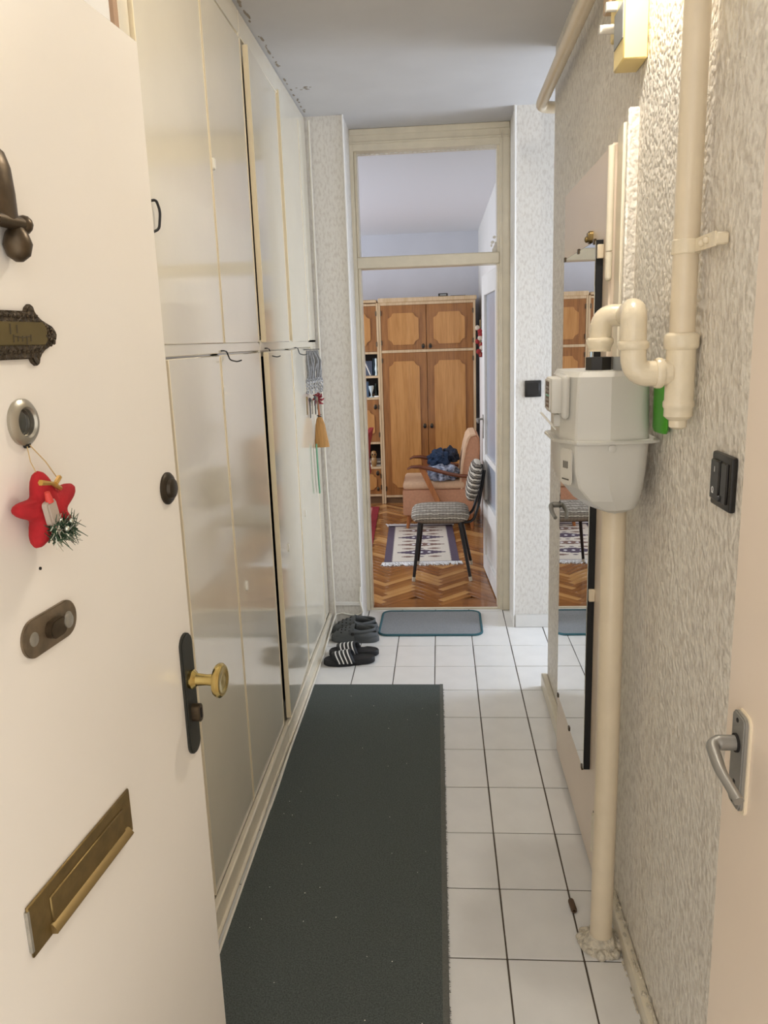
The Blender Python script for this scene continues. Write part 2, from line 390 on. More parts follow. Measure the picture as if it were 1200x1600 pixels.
# ---- living room shell -------------------------------------------------------------------
YB = 8.22; XR = 0.405; HL = 2.63
struct(MB().box(-3.1, XR+0.1, YB, YB+0.1, -0.05, HL+0.1).build('wall_back', ROOMW), 'pale wall behind the wardrobe')
struct(MB().box(XR, XR+0.1, 4.60, YB+0.1, -0.05, HL+0.1).build('wall_living_right', PLAIN), 'bright side wall of the living room')
struct(MB().box(-3.1, -3.0, 4.56, YB+0.1, -0.05, HL+0.1).build('wall_living_left', ROOMW))
struct(MB().box(-3.1, -1.3, 4.46, 4.56, -0.05, HL+0.1).build('wall_living_front', ROOMW))
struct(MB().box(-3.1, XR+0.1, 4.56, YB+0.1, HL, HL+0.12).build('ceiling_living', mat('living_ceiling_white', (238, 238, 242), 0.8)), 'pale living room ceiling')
lf = struct(MB().box(-3.1, XR+0.1, 4.50, YB+0.1, -0.06, -0.012).build('floor_living', W_PLINTH), 'herringbone oak parquet floor')
# herringbone parquet: blocks L x W at 45 degrees
BL, BW = 0.25, 0.05
blk = [MB().box(-BL/2+0.0006, BL/2-0.0006, -BW/2+0.0006, BW/2-0.0006, -0.016, 0.0, bev=0.0008).build('parquet_block', PARQ[i], lf) for i in range(3)]
c45 = math.cos(R(45))
first = [True, True, True]; rest = []
spots = []
for a in range(-75, 75):
    for b in range(-16, 16):
        for hv in (0, 1):
            # herringbone lattice in block units (u,v)
            u = a*BW + b*BL; v = a*BW - b*BL
            if hv == 0: cu, cv, rot = u+BL/2, v+BW/2, 0
            else: cu, cv, rot = u+BW/2, v+BW+BL/2-BW+BW*0, 90
            if hv == 1: cu, cv = u+BL+BW/2-BL, v+BW+BL/2
            X = (cu-cv)*c45; Y = (cu+cv)*c45+6.2
            spots.append((X, Y, rot+45))
def inside(X, Y): return -2.95 < X < XR+0.02 and 4.66 < Y < YB-0.15
spots = [s for s in spots if inside(s[0], s[1])]
spots.sort(key=lambda s: (0 if (-0.75 < s[0] < 0.36 and s[1] < 7.6) else 1, s[1]))
restm = MB()
for n, (X, Y, rot) in enumerate(spots):
    i = random.choice((0, 0, 1, 1, 2, 2)) if rot == 45 else random.choice((0, 0, 0, 1, 1, 2))
    if n < 295:
        if first[i]: o = blk[i]; first[i] = False
        else: o = blk[i].copy(); COL.objects.link(o); o.parent = lf
        o.location = (X, Y, random.uniform(-0.0003, 0.0003)); o.rotation_euler[2] = R(rot)
    else:
        restm.box(-BL/2+0.0006, BL/2-0.0006, -BW/2+0.0006, BW/2-0.0006, -0.016, 0.0, M=Matrix.Translation((X, Y, 0)) @ Matrix.Rotation(R(rot), 4, 'Z'))
o = restm.build('parquet_field', PARQ[1], lf); o['kind'] = 'stuff'
MB().box(-0.44, 0.33, 4.515, 4.70, -0.02, -0.0012).build('parquet_border', PARQ[0], lf)

# ================================================================ ENTRY DOOR (left foreground)
DL = 0.87
d1 = MB().box(0, DL, 0, 0.042, 0.012, 2.043, bev=0.002).build('door_1', DOORP, loc=(-0.5127, 0.3833, 0), rotz=R(85))
struct(d1, 'warm white entry door standing open at the left')
# local: x along door, -y outward, z up
# handle set
hp = MB().prism([(0.838+0.022*math.sin(a)*(1.0), 1.018+(0.088 if math.cos(a) > 0 else -0.088)+0.022*math.cos(a)) for a in [2*PI*i/24 for i in range(24)]], 0, 0.006, 0.002, M=MXZ).build('handle_plate', mat('blackened_iron', (48, 48, 42), 0.5, 0.3), d1)
kb = MB().lathe([(0.016, 0), (0.017, 0.006), (0.011, 0.012), (0.0095, 0.03), (0.011, 0.044), (0.014, 0.047)], 20, M=Matrix.Translation((0.838, -0.006, 1.045)) @ Matrix.Rotation(R(90), 4, 'X'))
kb.lathe([(0.012, 0.046), (0.027, 0.047), (0.0295, 0.051), (0.0295, 0.055), (0.026, 0.059), (0.020, 0.060), (0.017, 0.0585), (0.008, 0.059)], 32, M=Matrix.Translation((0.838, -0.006, 1.045)) @ Matrix.Rotation(R(90), 4, 'X'))
kb.build('door_knob', BRASS, d1, label='round brass knob')
MB().prism(rrect(0.829, 0.847, 0.968, 1.000, 0.008), 0.005, 0.020, 0.001, M=MXZ).build('lock_cylinder', BRONZE_S, d1)
MB().prism(rrect(0.835, 0.841, 0.975, 0.993, 0.002), 0.019, 0.0206, M=MXZ).build('key_slot', DARK, d1)
# round escutcheon near edge
MB().lathe([(0.026, 0), (0.026, 0.003), (0.023, 0.006), (0.017, 0.007), (0.015, 0.012), (0.012, 0.0135)], 28, M=Matrix.Translation((0.829, 0, 1.379)) @ Matrix.Rotation(R(90), 4, 'X')).build('upper_lock_escutcheon', mat('blackened_bronze', (62, 54, 42), 0.4, 0.6), d1)
# slanted-looking lock plate
lk = MB().prism(rrect(0.416, 0.528, 1.254, 1.300, 0.0228, 8), 0, 0.004, 0.001, M=MXZ).build('lock_plate', mat('worn_bronze', (136, 120, 98), 0.42, 0.6, var=0.3, vscale=60), d1)
MB().prism(rrect(0.458, 0.492, 1.266, 1.288, 0.0105, 6), 0.003, 0.013, 0.001, M=MXZ).build('lock_cylinder', BRONZE_S, lk)
MB().lathe([(0.009, 0), (0.009, 0.002), (0.005, 0.003)], 16, M=Matrix.Translation((0.494, -0.0125, 1.279)) @ Matrix.Rotation(R(90), 4, 'X')).build('keyhole', STEELW, lk)
for sx in (0.436, 0.508):
    MB().lathe([(0.0085, 0), (0.0085, 0.0012), (0.005, 0.002)], 16, M=Matrix.Translation((sx, -0.0035, 1.277)) @ Matrix.Rotation(R(90), 4, 'X')).build('screw', STEELW, lk)
# letter slot
ls = MB().box(0.358, 0.604, -0.004, 0, 0.916, 0.983, bev=0.0015).build('letter_slot', OLDBRASS, d1)
MB().box(0.398, 0.580, -0.006, -0.003, 0.928, 0.966, bev=0.0015).build('flap', OLDBRASS, ls)
MB().prism([(0, 0), (-0.008, 0.001), (-0.0095, 0.004), (-0.003, 0.012), (0, 0.013)], 0.394, 0.588, M=Matrix(((0, 0, 1, 0), (1, 0, 0, -0.004), (0, 1, 0, 0.919), (0, 0, 0, 1)))).build('flap_lip', mat('lip_brass', (146, 124, 82), 0.4, 0.8), ls)
MB().box(0.356, 0.360, -0.0045, -0.0005, 0.925, 0.978).build('worn_edge', STEELW, ls)
# peephole
ph = MB().lathe([(0.0265, 0), (0.0265, 0.004), (0.022, 0.008), (0.0175, 0.0085), (0.0155, 0.006), (0.0155, 0.001)], 36, M=Matrix.Translation((0.472, 0, 1.523)) @ Matrix.Rotation(R(90), 4, 'X')).build('peephole', mat('nickel', (176, 170, 156), 0.3, 0.8), d1)
MB().lathe([(0.0155, 0.0005), (0.014, 0.002), (0.009, 0.0035), (0.003, 0.004)], 28, M=Matrix.Translation((0.472, 0, 1.523)) @ Matrix.Rotation(R(90), 4, 'X')).build('lens', mat('dark_lens', (58, 58, 54), 0.1, 0.0, spec=0.8), ph)
# name plate
half = [(0.500, 1.6455), (0.503, 1.650), (0.509, 1.6535), (0.514, 1.6515), (0.516, 1.646), (0.521, 1.641), (0.529, 1.636), (0.540, 1.632), (0.549, 1.629), (0.554, 1.624), (0.556, 1.6195)]
rightp = half+[(x, 2*1.6195-z-0.001) for x, z in half[::-1][1:]]
leftp = [(2*0.44-x, z) for x, z in rightp[::-1]]
outl = rightp+leftp
npl = MB().prism(outl, 0, 0.006, 0.0015, M=MXZ).build('name_plate', BRONZE, d1)
MB().prism([(0.36, 1.608), (0.527, 1.608), (0.533, 1.6135), (0.533, 1.6275), (0.527, 1.6335), (0.36, 1.6335)], 0.0055, 0.0075, 0.0008, M=MXZ).build('brass_insert', PLATE, npl)
orn = MB()
for i in range(20):
    orn.ball((0.36+i*0.0082, -0.0065, 1.6395+random.uniform(-0.001, 0.001)), 0.003, 0.002, 0.0025, 1)
    orn.ball((0.36+i*0.0082, -0.0065, 1.6010+random.uniform(-0.001, 0.001)), 0.003, 0.002, 0.0022, 1)
for i in range(12): orn.ball((0.539+0.008*math.sin(i), -0.0065, 1.608+i*0.002), 0.0025, 0.002, 0.0025, 1)
o = orn.build('cast_ornament', BRONZE, npl); o['kind'] = 'stuff'
scr = MB()   # worn, unreadable engraving
for px, z0, z1 in ((0.462, 1.620, 1.631), (0.474, 1.621, 1.630), (0.466, 1.611, 1.6195), (0.474, 1.612, 1.618), (0.482, 1.612, 1.618), (0.490, 1.6085, 1.618), (0.498, 1.612, 1.6195)):
    scr.tube([(px, -0.0077, z0), (px+0.001, -0.0078, z1)], 0.0007, 5)
scr.tube([(0.466, -0.0077, 1.6185), (0.482, -0.0077, 1.616), (0.498, -0.0077, 1.618)], 0.0006, 5)
o = scr.build('engraving', INK, npl); o['kind'] = 'stuff'
# door knocker
kn = MB().lathe([(0.006, 0.075), (0.014, 0.07), (0.020, 0.055), (0.022, 0.03), (0.022, 0.0)], 20, M=Matrix.Translation((0.470, -0.010, 1.737)) @ Matrix.Scale(0.6, 4, (0, 1, 0))).build('door_knocker', BRONZE_S, d1)
MB().tube([(0.448, -0.016, 1.737), (0.499, -0.016, 1.737)], 0.0075, 12).ball((0.499, -0.016, 1.737), 0.010, 0.010, 0.0105, 2).build('knocker_bar', BRONZE_S, kn)
MB().lathe([(0.004, 0.022), (0.012, 0.012), (0.0155, 0.0), (0.012, -0.012), (0.004, -0.018)], 18, M=Matrix.Translation((0.486, -0.014, 1.715))).build('knocker_drop', BRONZE_S, kn)
MB().lathe([(0.002, 0), (0.002, 0.0015)], 8, M=Matrix.Translation((0.470, 0, 1.352)) @ Matrix.Rotation(R(90), 4, 'X')).build('small_hole', DARK, d1)

# star ornament hanging under the peephole (local frame of the door, own thing)
st = thing('star_ornament', 'red padded felt star ornament with tinsel sprig hanging under the peephole', 'ornament', loc=(-0.5127, 0.3833, 0), rotz=R(85))
TC = Matrix.Translation((0.462, -0.024, 1.425)); SM = TC @ Matrix.Rotation(R(-12), 4, 'Z')
def starbody():
    rings = []; N, Mm = 70, 14
    for j in range(Mm+1):
        ph_ = -PI/2+PI*j/Mm; ring = []
        for i in range(N):
            th = 2*PI*i/N
            rr = 0.0335+0.0105*math.cos(5*(th-R(98)))+0.0015*math.cos(10*(th-R(98)))
            c = max(math.cos(ph_), 0.02)**0.6
            ring.append(Vector((rr*c*math.cos(th)*1.06, -0.0145*math.sin(ph_), rr*c*math.sin(th))))
        rings.append(ring)
    return rings
MB().loft(starbody(), M=SM).build('star_body', RED, st)
cd = MB().tube([(0.470, -0.004, 1.499), (0.458, -0.014, 1.480), (0.452, -0.026, 1.462)], 0.0006, 5).tube([(0.473, -0.004, 1.499), (0.474, -0.022, 1.478), (0.474, -0.036, 1.456)], 0.0007, 5)
cd.build('hanging_cord', STRING, st)
MB().box(0.467, 0.476, -0.006, -0.001, 1.494, 1.502, bev=0.001).build('tack', DARK, st)
MB().prism(rrect(-0.009, 0.009, -0.014, 0.014, 0.004), -0.004, 0.004, 0.002, M=Matrix.Translation((0.446, -0.040, 1.425)) @ Matrix.Rotation(R(-14), 4, 'Y') @ MXZ).build('lantern', LANT, st)
MB().cyl((0.443, -0.041, 1.437), (0.440, -0.041, 1.449), 0.0045, 0.003, 10).build('lantern_top', mat('orange_red', (206, 66, 56), 0.5), st)
MB().tube([(0.432, -0.040, 1.461), (0.450, -0.042, 1.457), (0.474, -0.036, 1.447)], [0.0035, 0.0022, 0.003], 6).tube([(0.456, -0.042, 1.455), (0.472, -0.038, 1.460)], 0.003, 6).build('gold_bow', GOLDT, st)
tn, ts = MB(), MB()
for i in range(170):
    c = Vector((random.uniform(0.440, 0.482), -0.042+random.uniform(-0.005, 0.005), 1.402+random.uniform(-0.010, 0.010)))
    dd = Vector((random.gauss(0.2, 1), random.gauss(-0.3, 0.6), random.gauss(0.0, 1))).normalized()*random.uniform(0.008, 0.020)
    (tn if i % 3 else ts).tube([c-dd*0.3, c+dd], [0.0010, 0.0003], 4)
o = tn.build('green_tinsel', GREENT, st); o['kind'] = 'stuff'
o = ts.build('silver_tinsel', SILVT, st); o['kind'] = 'stuff'
for p in ((0.455, -0.050, 1.404), (0.468, -0.048, 1.410)): MB().ball(p, 0.0035, None, None, 2).build('silver_bead', SILVT, st)

# ================================================================ RIGHT NEAR DOOR (door_2)
XD2 = 0.400
d2 = MB().box(XD2, XD2+0.042, 0.17, 1.056, 0.012, 2.05, bev=0.002).build('door_2', DOORP2)
struct(d2, 'beige door leaf folded back along the right wall')
def lever(parent, y, z, x, scale=1.0, name='handle'):
    hd = MB().prism(rrect(y-0.026, y+0.020, z-0.098, z+0.045, 0.011), 0, 0.003, 0.001, M=MYZ_ @ Matrix.Translation((0, 0, -x))).build('plate_backing', PIPEP, parent)
    p = MB().prism(rrect(y-0.021, y+0.021, z-0.094, z+0.042, 0.010), 0.003, 0.009, 0.002, M=MYZ_ @ Matrix.Translation((0, 0, -x))).build(name, ALU, parent)
    path = fillet([(x-0.009, y, z), (x-0.043, y, z), (x-0.047, y-0.050, z-0.012), (x-0.040, y-0.098, z-0.026)], 0.013, 6)
    n = len(path); rad = [0.0105 if i < 3 else 0.0098-0.0035*(i/n) for i in range(n)]
    MB().tube(path, rad, 14).build('lever', ALU, p)
    MB().lathe([(0.013, 0), (0.0128, 0.003)], 20, M=Matrix.Translation((x-0.009, y, z)) @ Matrix.Rotation(R(-90), 4, 'Y')).build('collar', DARK, p)
    MB().box(x-0.0098, x-0.009, y-0.003, y+0.003, z-0.078, z-0.055, bev=0).build('keyhole', DARK, p)
    for zz in (z+0.032, z-0.086): MB().lathe([(0.0035, 0), (0.003, 0.001)], 10, M=Matrix.Translation((x-0.009, y+0.002, zz)) @ Matrix.Rotation(R(-90), 4, 'Y')).build('screw', DARK, p)
lever(d2, 0.992, 1.055, XD2)

# ================================================================ MIRROR DOOR (door_3) in right wall
XD3 = 0.432
d3 = struct(MB().box(XD3, XW+0.0, 2.10, 2.835, 0.014, 2.055, bev=0.004).build('door_3', DOORP2), 'flush cream door in the right wall carrying a tall mirror')
MB().box(XD3+0.012, XW+0.001, 2.035, 2.098, 0.0, 2.085, bev=0.003).build('jamb', CREAM2, d3)
MB().box(XD3+0.018, XW+0.002, 2.014, 2.036, 0.0, 2.112, bev=0.004).build('casing', WPAPER, d3)
hg = MB().cyl((XD3-0.004, 2.088, 1.80), (XD3-0.004, 2.088, 2.045), 0.0085, n=14).build('hinge', CREAM2, d3)
MB().cyl((XD3-0.004, 2.088, 1.735), (XD3-0.004, 2.088, 1.797), 0.0085, n=14).ball((XD3-0.004, 2.088, 1.735), 0.0085).build('hinge_pin', CREAM2, hg)
MB().cyl((XD3-0.002, 2.088, 0.10), (XD3-0.002, 2.088, 0.22), 0.008, n=12).build('hinge', CREAM2, d3)
MB().box(XD3-0.001, XD3+0.01, 2.100, 2.106, 0.16, 0.22).build('chipped_edge', DARK, d3)
lever(d3, 2.775, 1.005, XD3)
mi = thing('wall_mirror', 'tall frameless rectangular mirror fixed to the cream door in the right wall', 'mirror', (0.42, 2.38, 0.3))
xm = 0.411-0.42
MB().box(xm, xm+0.003, -0.203, 0.318, 0.015, 1.535, bev=0.001).build('mirror_glass', MIRROR, mi)
MB().box(xm+0.0035, 0.0115, -0.205, 0.317, 0.013, 1.537).build('black_slab', mat('slab_black', (16, 16, 18), 0.6), mi)  # black box behind the glass, showing as a strip at its near edge
for y, z in ((-0.19, 1.535), (0.05, 1.535), (0.30, 1.535), (-0.19, 0.015), (0.05, 0.015), (0.30, 0.015)):
    MB().box(xm-0.003, xm+0.004, y-0.008, y+0.008, z-0.008, z+0.006, bev=0.001).build('clip', BRONZE_S, mi)
for z in (1.49, 0.55): MB().box(xm+0.004, 0.0115, -0.217, -0.2055, z, z+0.035, bev=0.001).build('side_bracket', PIPEP, mi)
hk = MB().prism(rrect(2.318, 2.350, 1.845, 1.878, 0.010), 0, 0.014, 0.004, M=MYZ_ @ Matrix.Translation((0, 0, -XD3)))
hk.ball((XD3-0.016, 2.334, 1.856), 0.006, 0.009, 0.009)
tag(hk.build('brass_hook', OLDBRASS), 'small brass hook on the door just above the tall mirror', 'hook')

# ================================================================ LIVING ROOM DOOR LEAF (door_4)
d4 = bpy.data.objects.new('door_4', None); COL.objects.link(d4); d4.location = (0.331, 4.585, 0); d4.rotation_euler[2] = R(93.4)
struct(d4, 'white glazed living room door folded open against the right wall')
LW = 0.765
f = MB()
f.box(0, 0.105, -0.04, 0, 0.012, 1.985, bev=0.003); f.box(LW-0.105, LW, -0.04, 0, 0.012, 1.985, bev=0.003)
f.box(0.105, LW-0.105, -0.04, 0, 1.86, 1.985, bev=0.003); f.box(0.105, LW-0.105, -0.04, 0, 0.012, 0.13, bev=0.003)
f.box(0.105, LW-0.105, -0.04, 0, 0.40, 0.52, bev=0.003)
f.build('leaf_frame', PLAIN, d4)
MB().box(0.105, LW-0.105, -0.036, -0.004, 0.79, 0.83, bev=0.003).build('glazing_bar', PLAIN, d4)
MB().box(0.105, LW-0.105, -0.026, -0.014, 0.13, 0.40).build('lower_panel', PLAIN, d4)
MB().box(0.105, LW-0.105, -0.022, -0.018, 0.52, 0.79).build('pane', FROST, d4)
MB().box(0.105, LW-0.105, -0.022, -0.018, 0.83, 1.86).build('pane', FROST, d4)
hd = MB().box(LW-0.06, LW-0.03, 0.0, 0.005, 0.93, 1.09, bev=0.002).build('handle_plate', ALU, d4)
MB().tube(fillet([(LW-0.045, 0.005, 1.06), (LW-0.045, 0.045, 1.06), (LW-0.15, 0.048, 1.05)], 0.012), 0.007, 8).build('lever', ALU, hd)
MB().cyl((0.0, -0.005, 1.6), (0.0, -0.005, 1.7), 0.008).build('hinge', ALU, d4)
MB().cyl((0.0, -0.005, 0.2), (0.0, -0.005, 0.3), 0.008).build('hinge', ALU, d4)

# ================================================================ BUILT-IN CLOSETS (left wall)
XF = -0.647          # door face plane
TH = 0.018
def closet(label, y0, y1, ups, lows, post0, post1, posts=()):
    c = thing('built_in_closet', label, 'closet', (-0.93, (y0+y1)/2, 0))
    ox, oy = 0.93, -(y0+y1)/2
    def B(m, x0, x1, a, b, z0, z1, bev=0.0): m.box(x0+ox, x1+ox, a+oy, b+oy, z0, z1, bev=bev); return m
    XB = XF-TH-0.002
    B(B(B(MB(), -1.19, -1.17, y0, y1, 0, HC-0.005), -1.19, XB-0.02, y0, y0+0.018, 0, HC-0.005), -1.19, XB-0.02, y1-0.018, y1, 0, HC-0.005).build('carcass', DARK, c)
    B(MB(), XB-0.03, XF-0.004, y0, y1, 1.577, 1.614, 0.002).build('middle_rail', CREAM, c)
    B(MB(), XB-0.03, XF-0.006, y0, y1, 2.615, HC-0.004, 0.002).build('top_rail', CREAM, c)
    for p_ in posts: B(MB(), XB-0.02, XB+0.0012, p_[0], p_[1], p_[2], p_[3]).build('stile', CREAM, c)
    B(MB(), XB-0.03, XB+0.0012, y0+0.001, y1-0.001, 1.555, 1.63).build('rail_backing', CREAM, c)
    B(MB(), XB-0.02, XB+0.0010, y0+0.001, y1-0.001, 2.55, 2.64).build('rail_backing', CREAM, c)
    B(MB(), -1.17, XB-0.03, y0, y1, 0.0, 0.09).build('closet_floor', DARK, c)
    B(MB(), XB-0.03, XF-0.008, y0, y0+post0, 0.10, 2.62, 0.002).build('stile', CREAM, c)
    B(MB(), XB-0.03, XF-0.004, y1-post1, y1, 0.10, 1.58, 0.002).build('stile', CREAM, c)
    B(MB(), XB-0.03, XF-0.004, min(y1-post1, ups[-1][1]+0.005), y1, 1.60, 2.62, 0.002).build('stile', CREAM, c)
    k_ = B(MB(), XB-0.03, XF+0.008, y0, y1, 0.0, 0.082, 0.002).build('kick_board', CREAM2, c)
    B(MB(), XF-0.006, XF+0.014, y0, y1, 0.076, 0.092, 0.004).build('kick_moulding', CREAM2, c)
    B(MB(), XF, XF+0.016, y0, y1, 0.0, 0.016, 0.005).build('floor_moulding', CREAM2, c)
    for (a, b, z0, z1, ajar, kz, ky) in [(u[0], u[1], 1.606, u[2], u[3], u[4], u[5]) for u in ups]+[(l[0], l[1], 0.100, 1.572, l[2], l[3], l[4]) for l in lows]:
        # hinge at the far side (y=b)
        dm = MB().box(-TH, 0, -(b-a), 0, z0, z1, bev=0.0025)
        d = dm.build('door', CREAM, c, loc=(XF+ox, b+oy, 0), rotz=R(ajar))
        MB().box(-TH, 0.0012, -0.006, 0.0006, z0+0.002, z1-0.002, bev=0.0008).build('edge_strip', mat('cream_edge', (236, 221, 190), 0.4), d)
        MB().box(-TH, 0.0012, -(b-a)-0.0005, -(b-a)+0.005, z0+0.002, z1-0.002, bev=0.0008).build('edge_strip', mat('cream_edge', (236, 221, 190), 0.4), d)
        if kz:
            MB().prism(rrect(ky-b-0.010, ky-b+0.010, kz-0.017, kz+0.017, 0.008), 0, 0.006, 0.002, M=MYZp).build('keyhole_cover', PORC, d)
    return c, ox, oy
closet('cream gloss closet with four doors nearest the entry door', 1.776, 2.872,
       [(1.838, 2.376, 2.612, 0, 0, 0), (2.384, 2.846, 2.60, 0, 2.117, 2.402)],
       [(1.862, 2.318, 0, 0, 0), (2.326, 2.850, 0, 0.826, 2.425)], 0.058, 0.020, [(2.35, 2.41, 1.6, 2.62), (2.29, 2.36, 0.09, 1.58)])
closet('cream gloss closet with a door ajar at the far end of the hall', 2.876, 4.196,
       [(2.905, 3.440, 2.60, 1.3, 0, 0), (3.505, 3.960, 2.63, 0, 0, 0)],
       [(2.912, 3.465, 1.6, 0.776, 3.09), (3.478, 4.030, 0, 0.812, 3.58)], 0.022, 0.160, [(3.40, 3.53, 1.6, 2.62), (3.42, 3.50, 0.09, 1.58)])

# wire hooks over the lower doors
def wire_hook(y, z, label, flip=1):
    m = MB().tube(fillet([(XF-0.01, y-0.035*flip, z+0.012), (XF+0.004, y-0.033*flip, z+0.013), (XF+0.006, y-0.004*flip, z+0.010), (XF+0.010, y+0.012*flip, z-0.016), (XF+0.030, y+0.020*flip, z-0.022), (XF+0.040, y+0.034*flip, z-0.018)], 0.008), 0.0022, 7)
    return tag(m.build('wire_hook', BLACKM), label, 'hook', 'wire hooks over the closet doors')
wire_hook(2.38, 1.572, 'black bent wire hook over the lower door nearest the entry')
wire_hook(2.985, 1.572, 'black bent wire hook over the lower door left ajar')
wire_hook(3.60, 1.567, 'black bent wire hook beside the hanging grey key holder')
m = MB().tube(fillet([(XF+0.001, 1.838, 1.925), (XF+0.012, 1.845, 1.928), (XF+0.016, 1.856, 1.905), (XF+0.012, 1.850, 1.865), (XF+0.001, 1.838, 1.858)], 0.012), 0.0032, 8)
tag(m.build('door_pull', BLACKM), 'dark curved wire pull on the upper closet door beside the entry door', 'handle')

# hanging key holder, broom and strap
yk = 3.86
def zq(z): return 0.262-(0.262-z)*0.70
kh = thing('key_holder', 'grey knotted cord key holder hung on the last closet door', 'key holder', (XF+0.020, yk, 1.30), R(-22))
def KX(x): return x
ks = MB()
for i in range(8):
    y = -0.060+i*0.017; w = random.uniform(-0.014, 0.014)
    ks.tube([(0.010, y*0.8, 0.262), (0.016+random.uniform(0, 0.012), y+w, zq(0.19)), (0.018, y+random.uniform(-0.012, 0.012), zq(0.11)), (0.014, y*1.05, zq(0.055))], [0.004, random.uniform(0.005, 0.009), random.uniform(0.005, 0.008), 0.005], 7)
o = ks.build('cord_loop', GREYSTR, kh); o['kind'] = 'stuff'
MB().tube([(0.012, -0.13, 0.267), (0.012, 0.065, 0.267)], 0.0022, 6).build('hanging_wire', BLACKM, kh)
lace = MB()
for i in range(6):
    for j in range(4):
        y, z = -0.065+i*0.026+random.uniform(-0.004, 0.004), zq(0.058-j*0.026)+random.uniform(-0.003, 0.003); q_ = random.uniform(0.008, 0.013)
        lace.tube([(0.012+random.uniform(0, 0.006), y+q_*math.cos(a), z+0.009*math.sin(a)) for a in [2*PI*q/8 for q in range(9)]], random.uniform(0.002, 0.0036), 5)
o = lace.build('knotted_lace', mat('pale_cord', (196, 196, 196), 0.7, color2=(120, 120, 122), vscale=90), kh); o['kind'] = 'stuff'
for i, (nm_, mt_) in enumerate((('pale brass key at the left end of the hanging key bunch', OLDBRASS), ('black key second from the left in the hanging bunch', BLACKM), ('steel key in the middle of the hanging key bunch', KEYM), ('long black key right of the middle in the hanging bunch', BLACKM), ('short steel key beside the broom handle in the key bunch', KEYM))):
    y = -0.075+i*0.024; L = (0.075, 0.085, 0.06, 0.08, 0.05)[i]; z = 0.035-0.008*(i % 3)
    kk = MB().prism([(y-0.009, z), (y-0.004, z+0.010), (y+0.006, z+0.010), (y+0.010, z), (y+0.004, z-0.012), (y+0.003, z-L), (y-0.003, z-L-0.004), (y-0.004, z-0.012)], -0.012-0.003*(i % 2), -0.0095-0.003*(i % 2), M=MYZ_ @ Matrix.Identity(4))
    tag(kk.build('key', mt_, loc=(XF+0.020, yk, 1.30), rotz=R(-22)), nm_, 'key', 'keys on the cord key holder')
br = thing('hand_broom', 'small straw hand broom with red ribbon hung on the last closet door', 'broom', (XF+0.026, 3.985, 0.985), R(-75))
brm = MB(); rings = []
for z, hw, ht in ((0.325, 0.006, 0.006), (0.30, 0.008, 0.007), (0.245, 0.010, 0.008), (0.232, 0.026, 0.012), (0.20, 0.040, 0.016), (0.15, 0.050, 0.018), (0.10, 0.060, 0.018), (0.085, 0.062, 0.017)):
    rings.append([Vector((ht*0.7*math.cos(a), hw*0.62*math.sin(a)+(0.325-z)*0.04, z)) for a in [2*PI*i/16 for i in range(16)]])
MB().loft(rings[2:]).build('bristle_head', BRISTLE, br)
MB().loft(rings[:3]).build('broom_handle', W_ARM2, br)
MB().tube([(0.008*math.sin(a), 0.009*math.cos(a)+0.003, 0.243+0.001*i) for i, a in enumerate([2*PI*q/10 for q in range(11)])], 0.003, 5).build('binding', BLACKM, br)
rb = MB()
for i in range(7):
    a = R(-60+i*45); rb.tube([(0.012, 0, 0.335), (0.020, 0.018*math.cos(a), 0.335+0.026*math.sin(a)), (0.010, 0.030*math.cos(a+0.4), 0.330+0.036*math.sin(a+0.4))], [0.003, 0.007, 0.003], 6)
rb.build('ribbon_bow', REDR, br)
gs = MB()
rings = [[Vector((0.010+0.004*math.cos(a), 3.865-3.86+0.012*math.sin(a)+0.03*t*t, 0.10-0.26*t)) for a in [2*PI*i/12 for i in range(12)]] for t in [q/10 for q in range(11)]]
tag(gs.loft(rings).build('green_strap', GREENST, loc=(XF+0.006, 3.92, 0.995)), 'long green strap hanging down behind the small straw broom', 'strap')

# ================================================================ CABLES
cb = MB().tube([(XF+0.030, 1.5, 0.006), (XF+0.028, 1.9, 0.006), (XF+0.026, 2.4, 0.006), (XF+0.03, 2.55, 0.016), (XF+0.024, 2.8, 0.012), (XF+0.022, 3.3, 0.008), (XF+0.020, 3.8, 0.012), (XF+0.022, 4.10, 0.045), (XF+0.035, 4.185, 0.085), (XF+0.07, 4.190, 0.092), (XF+0.12, 4.190, 0.082), (XF+0.165, 4.188, 0.082), (XF+0.19, 4.186, 0.10), (XF+0.175, 4.188, 0.17), (XF+0.180, 4.188, 0.25)], 0.0052, 8)
tag(cb.build('white_cable', CABLE), 'white cable running along the closet kick board to the doorway pier', 'cable')
ct = MB().box(-0.625, -0.462, YP-0.014, YP-0.001, 0.137, 0.158, bev=0.002).build('cable_trunking', PLAIN)
tag(ct, 'short white cable trunking low on the left doorway pier', 'trunking')
tag(MB().tube([(-0.613, YP-0.012, 0.0), (-0.618, YP-0.012, 0.30), (-0.630, YP-0.012, 1.1), (-0.630, YP-0.012, HC-0.02)], 0.006, 6).build('riser_cable', CABLE), 'thin white cable rising where the last closet meets the pier', 'cable')

# ================================================================ GAS PIPES
gp = thing('gas_riser', 'cream painted vertical gas pipe ending in a tee beside the grey meter', 'pipe', (0.443, 1.50, 1.40))
px_, py_ = 0.443, 1.50
MB().tube([(0, 0, 0.19), (0, 0, HC-1.40-0.002)], 0.0225, 24).build('pipe', PIPEP, gp)
fit = MB().lathe([(0.010, 0.020), (0.016, 0.024), (0.0165, 0.036), (0.022, 0.040), (0.026, 0.044), (0.026, 0.058), (0.0285, 0.062), (0.0285, 0.070), (0.0262, 0.074), (0.0262, 0.165), (0.030, 0.168), (0.0315, 0.174), (0.0315, 0.190), (0.029, 0.194), (0.024, 0.196)], 8*3)
fit.build('tee_fitting', FITP, gp)
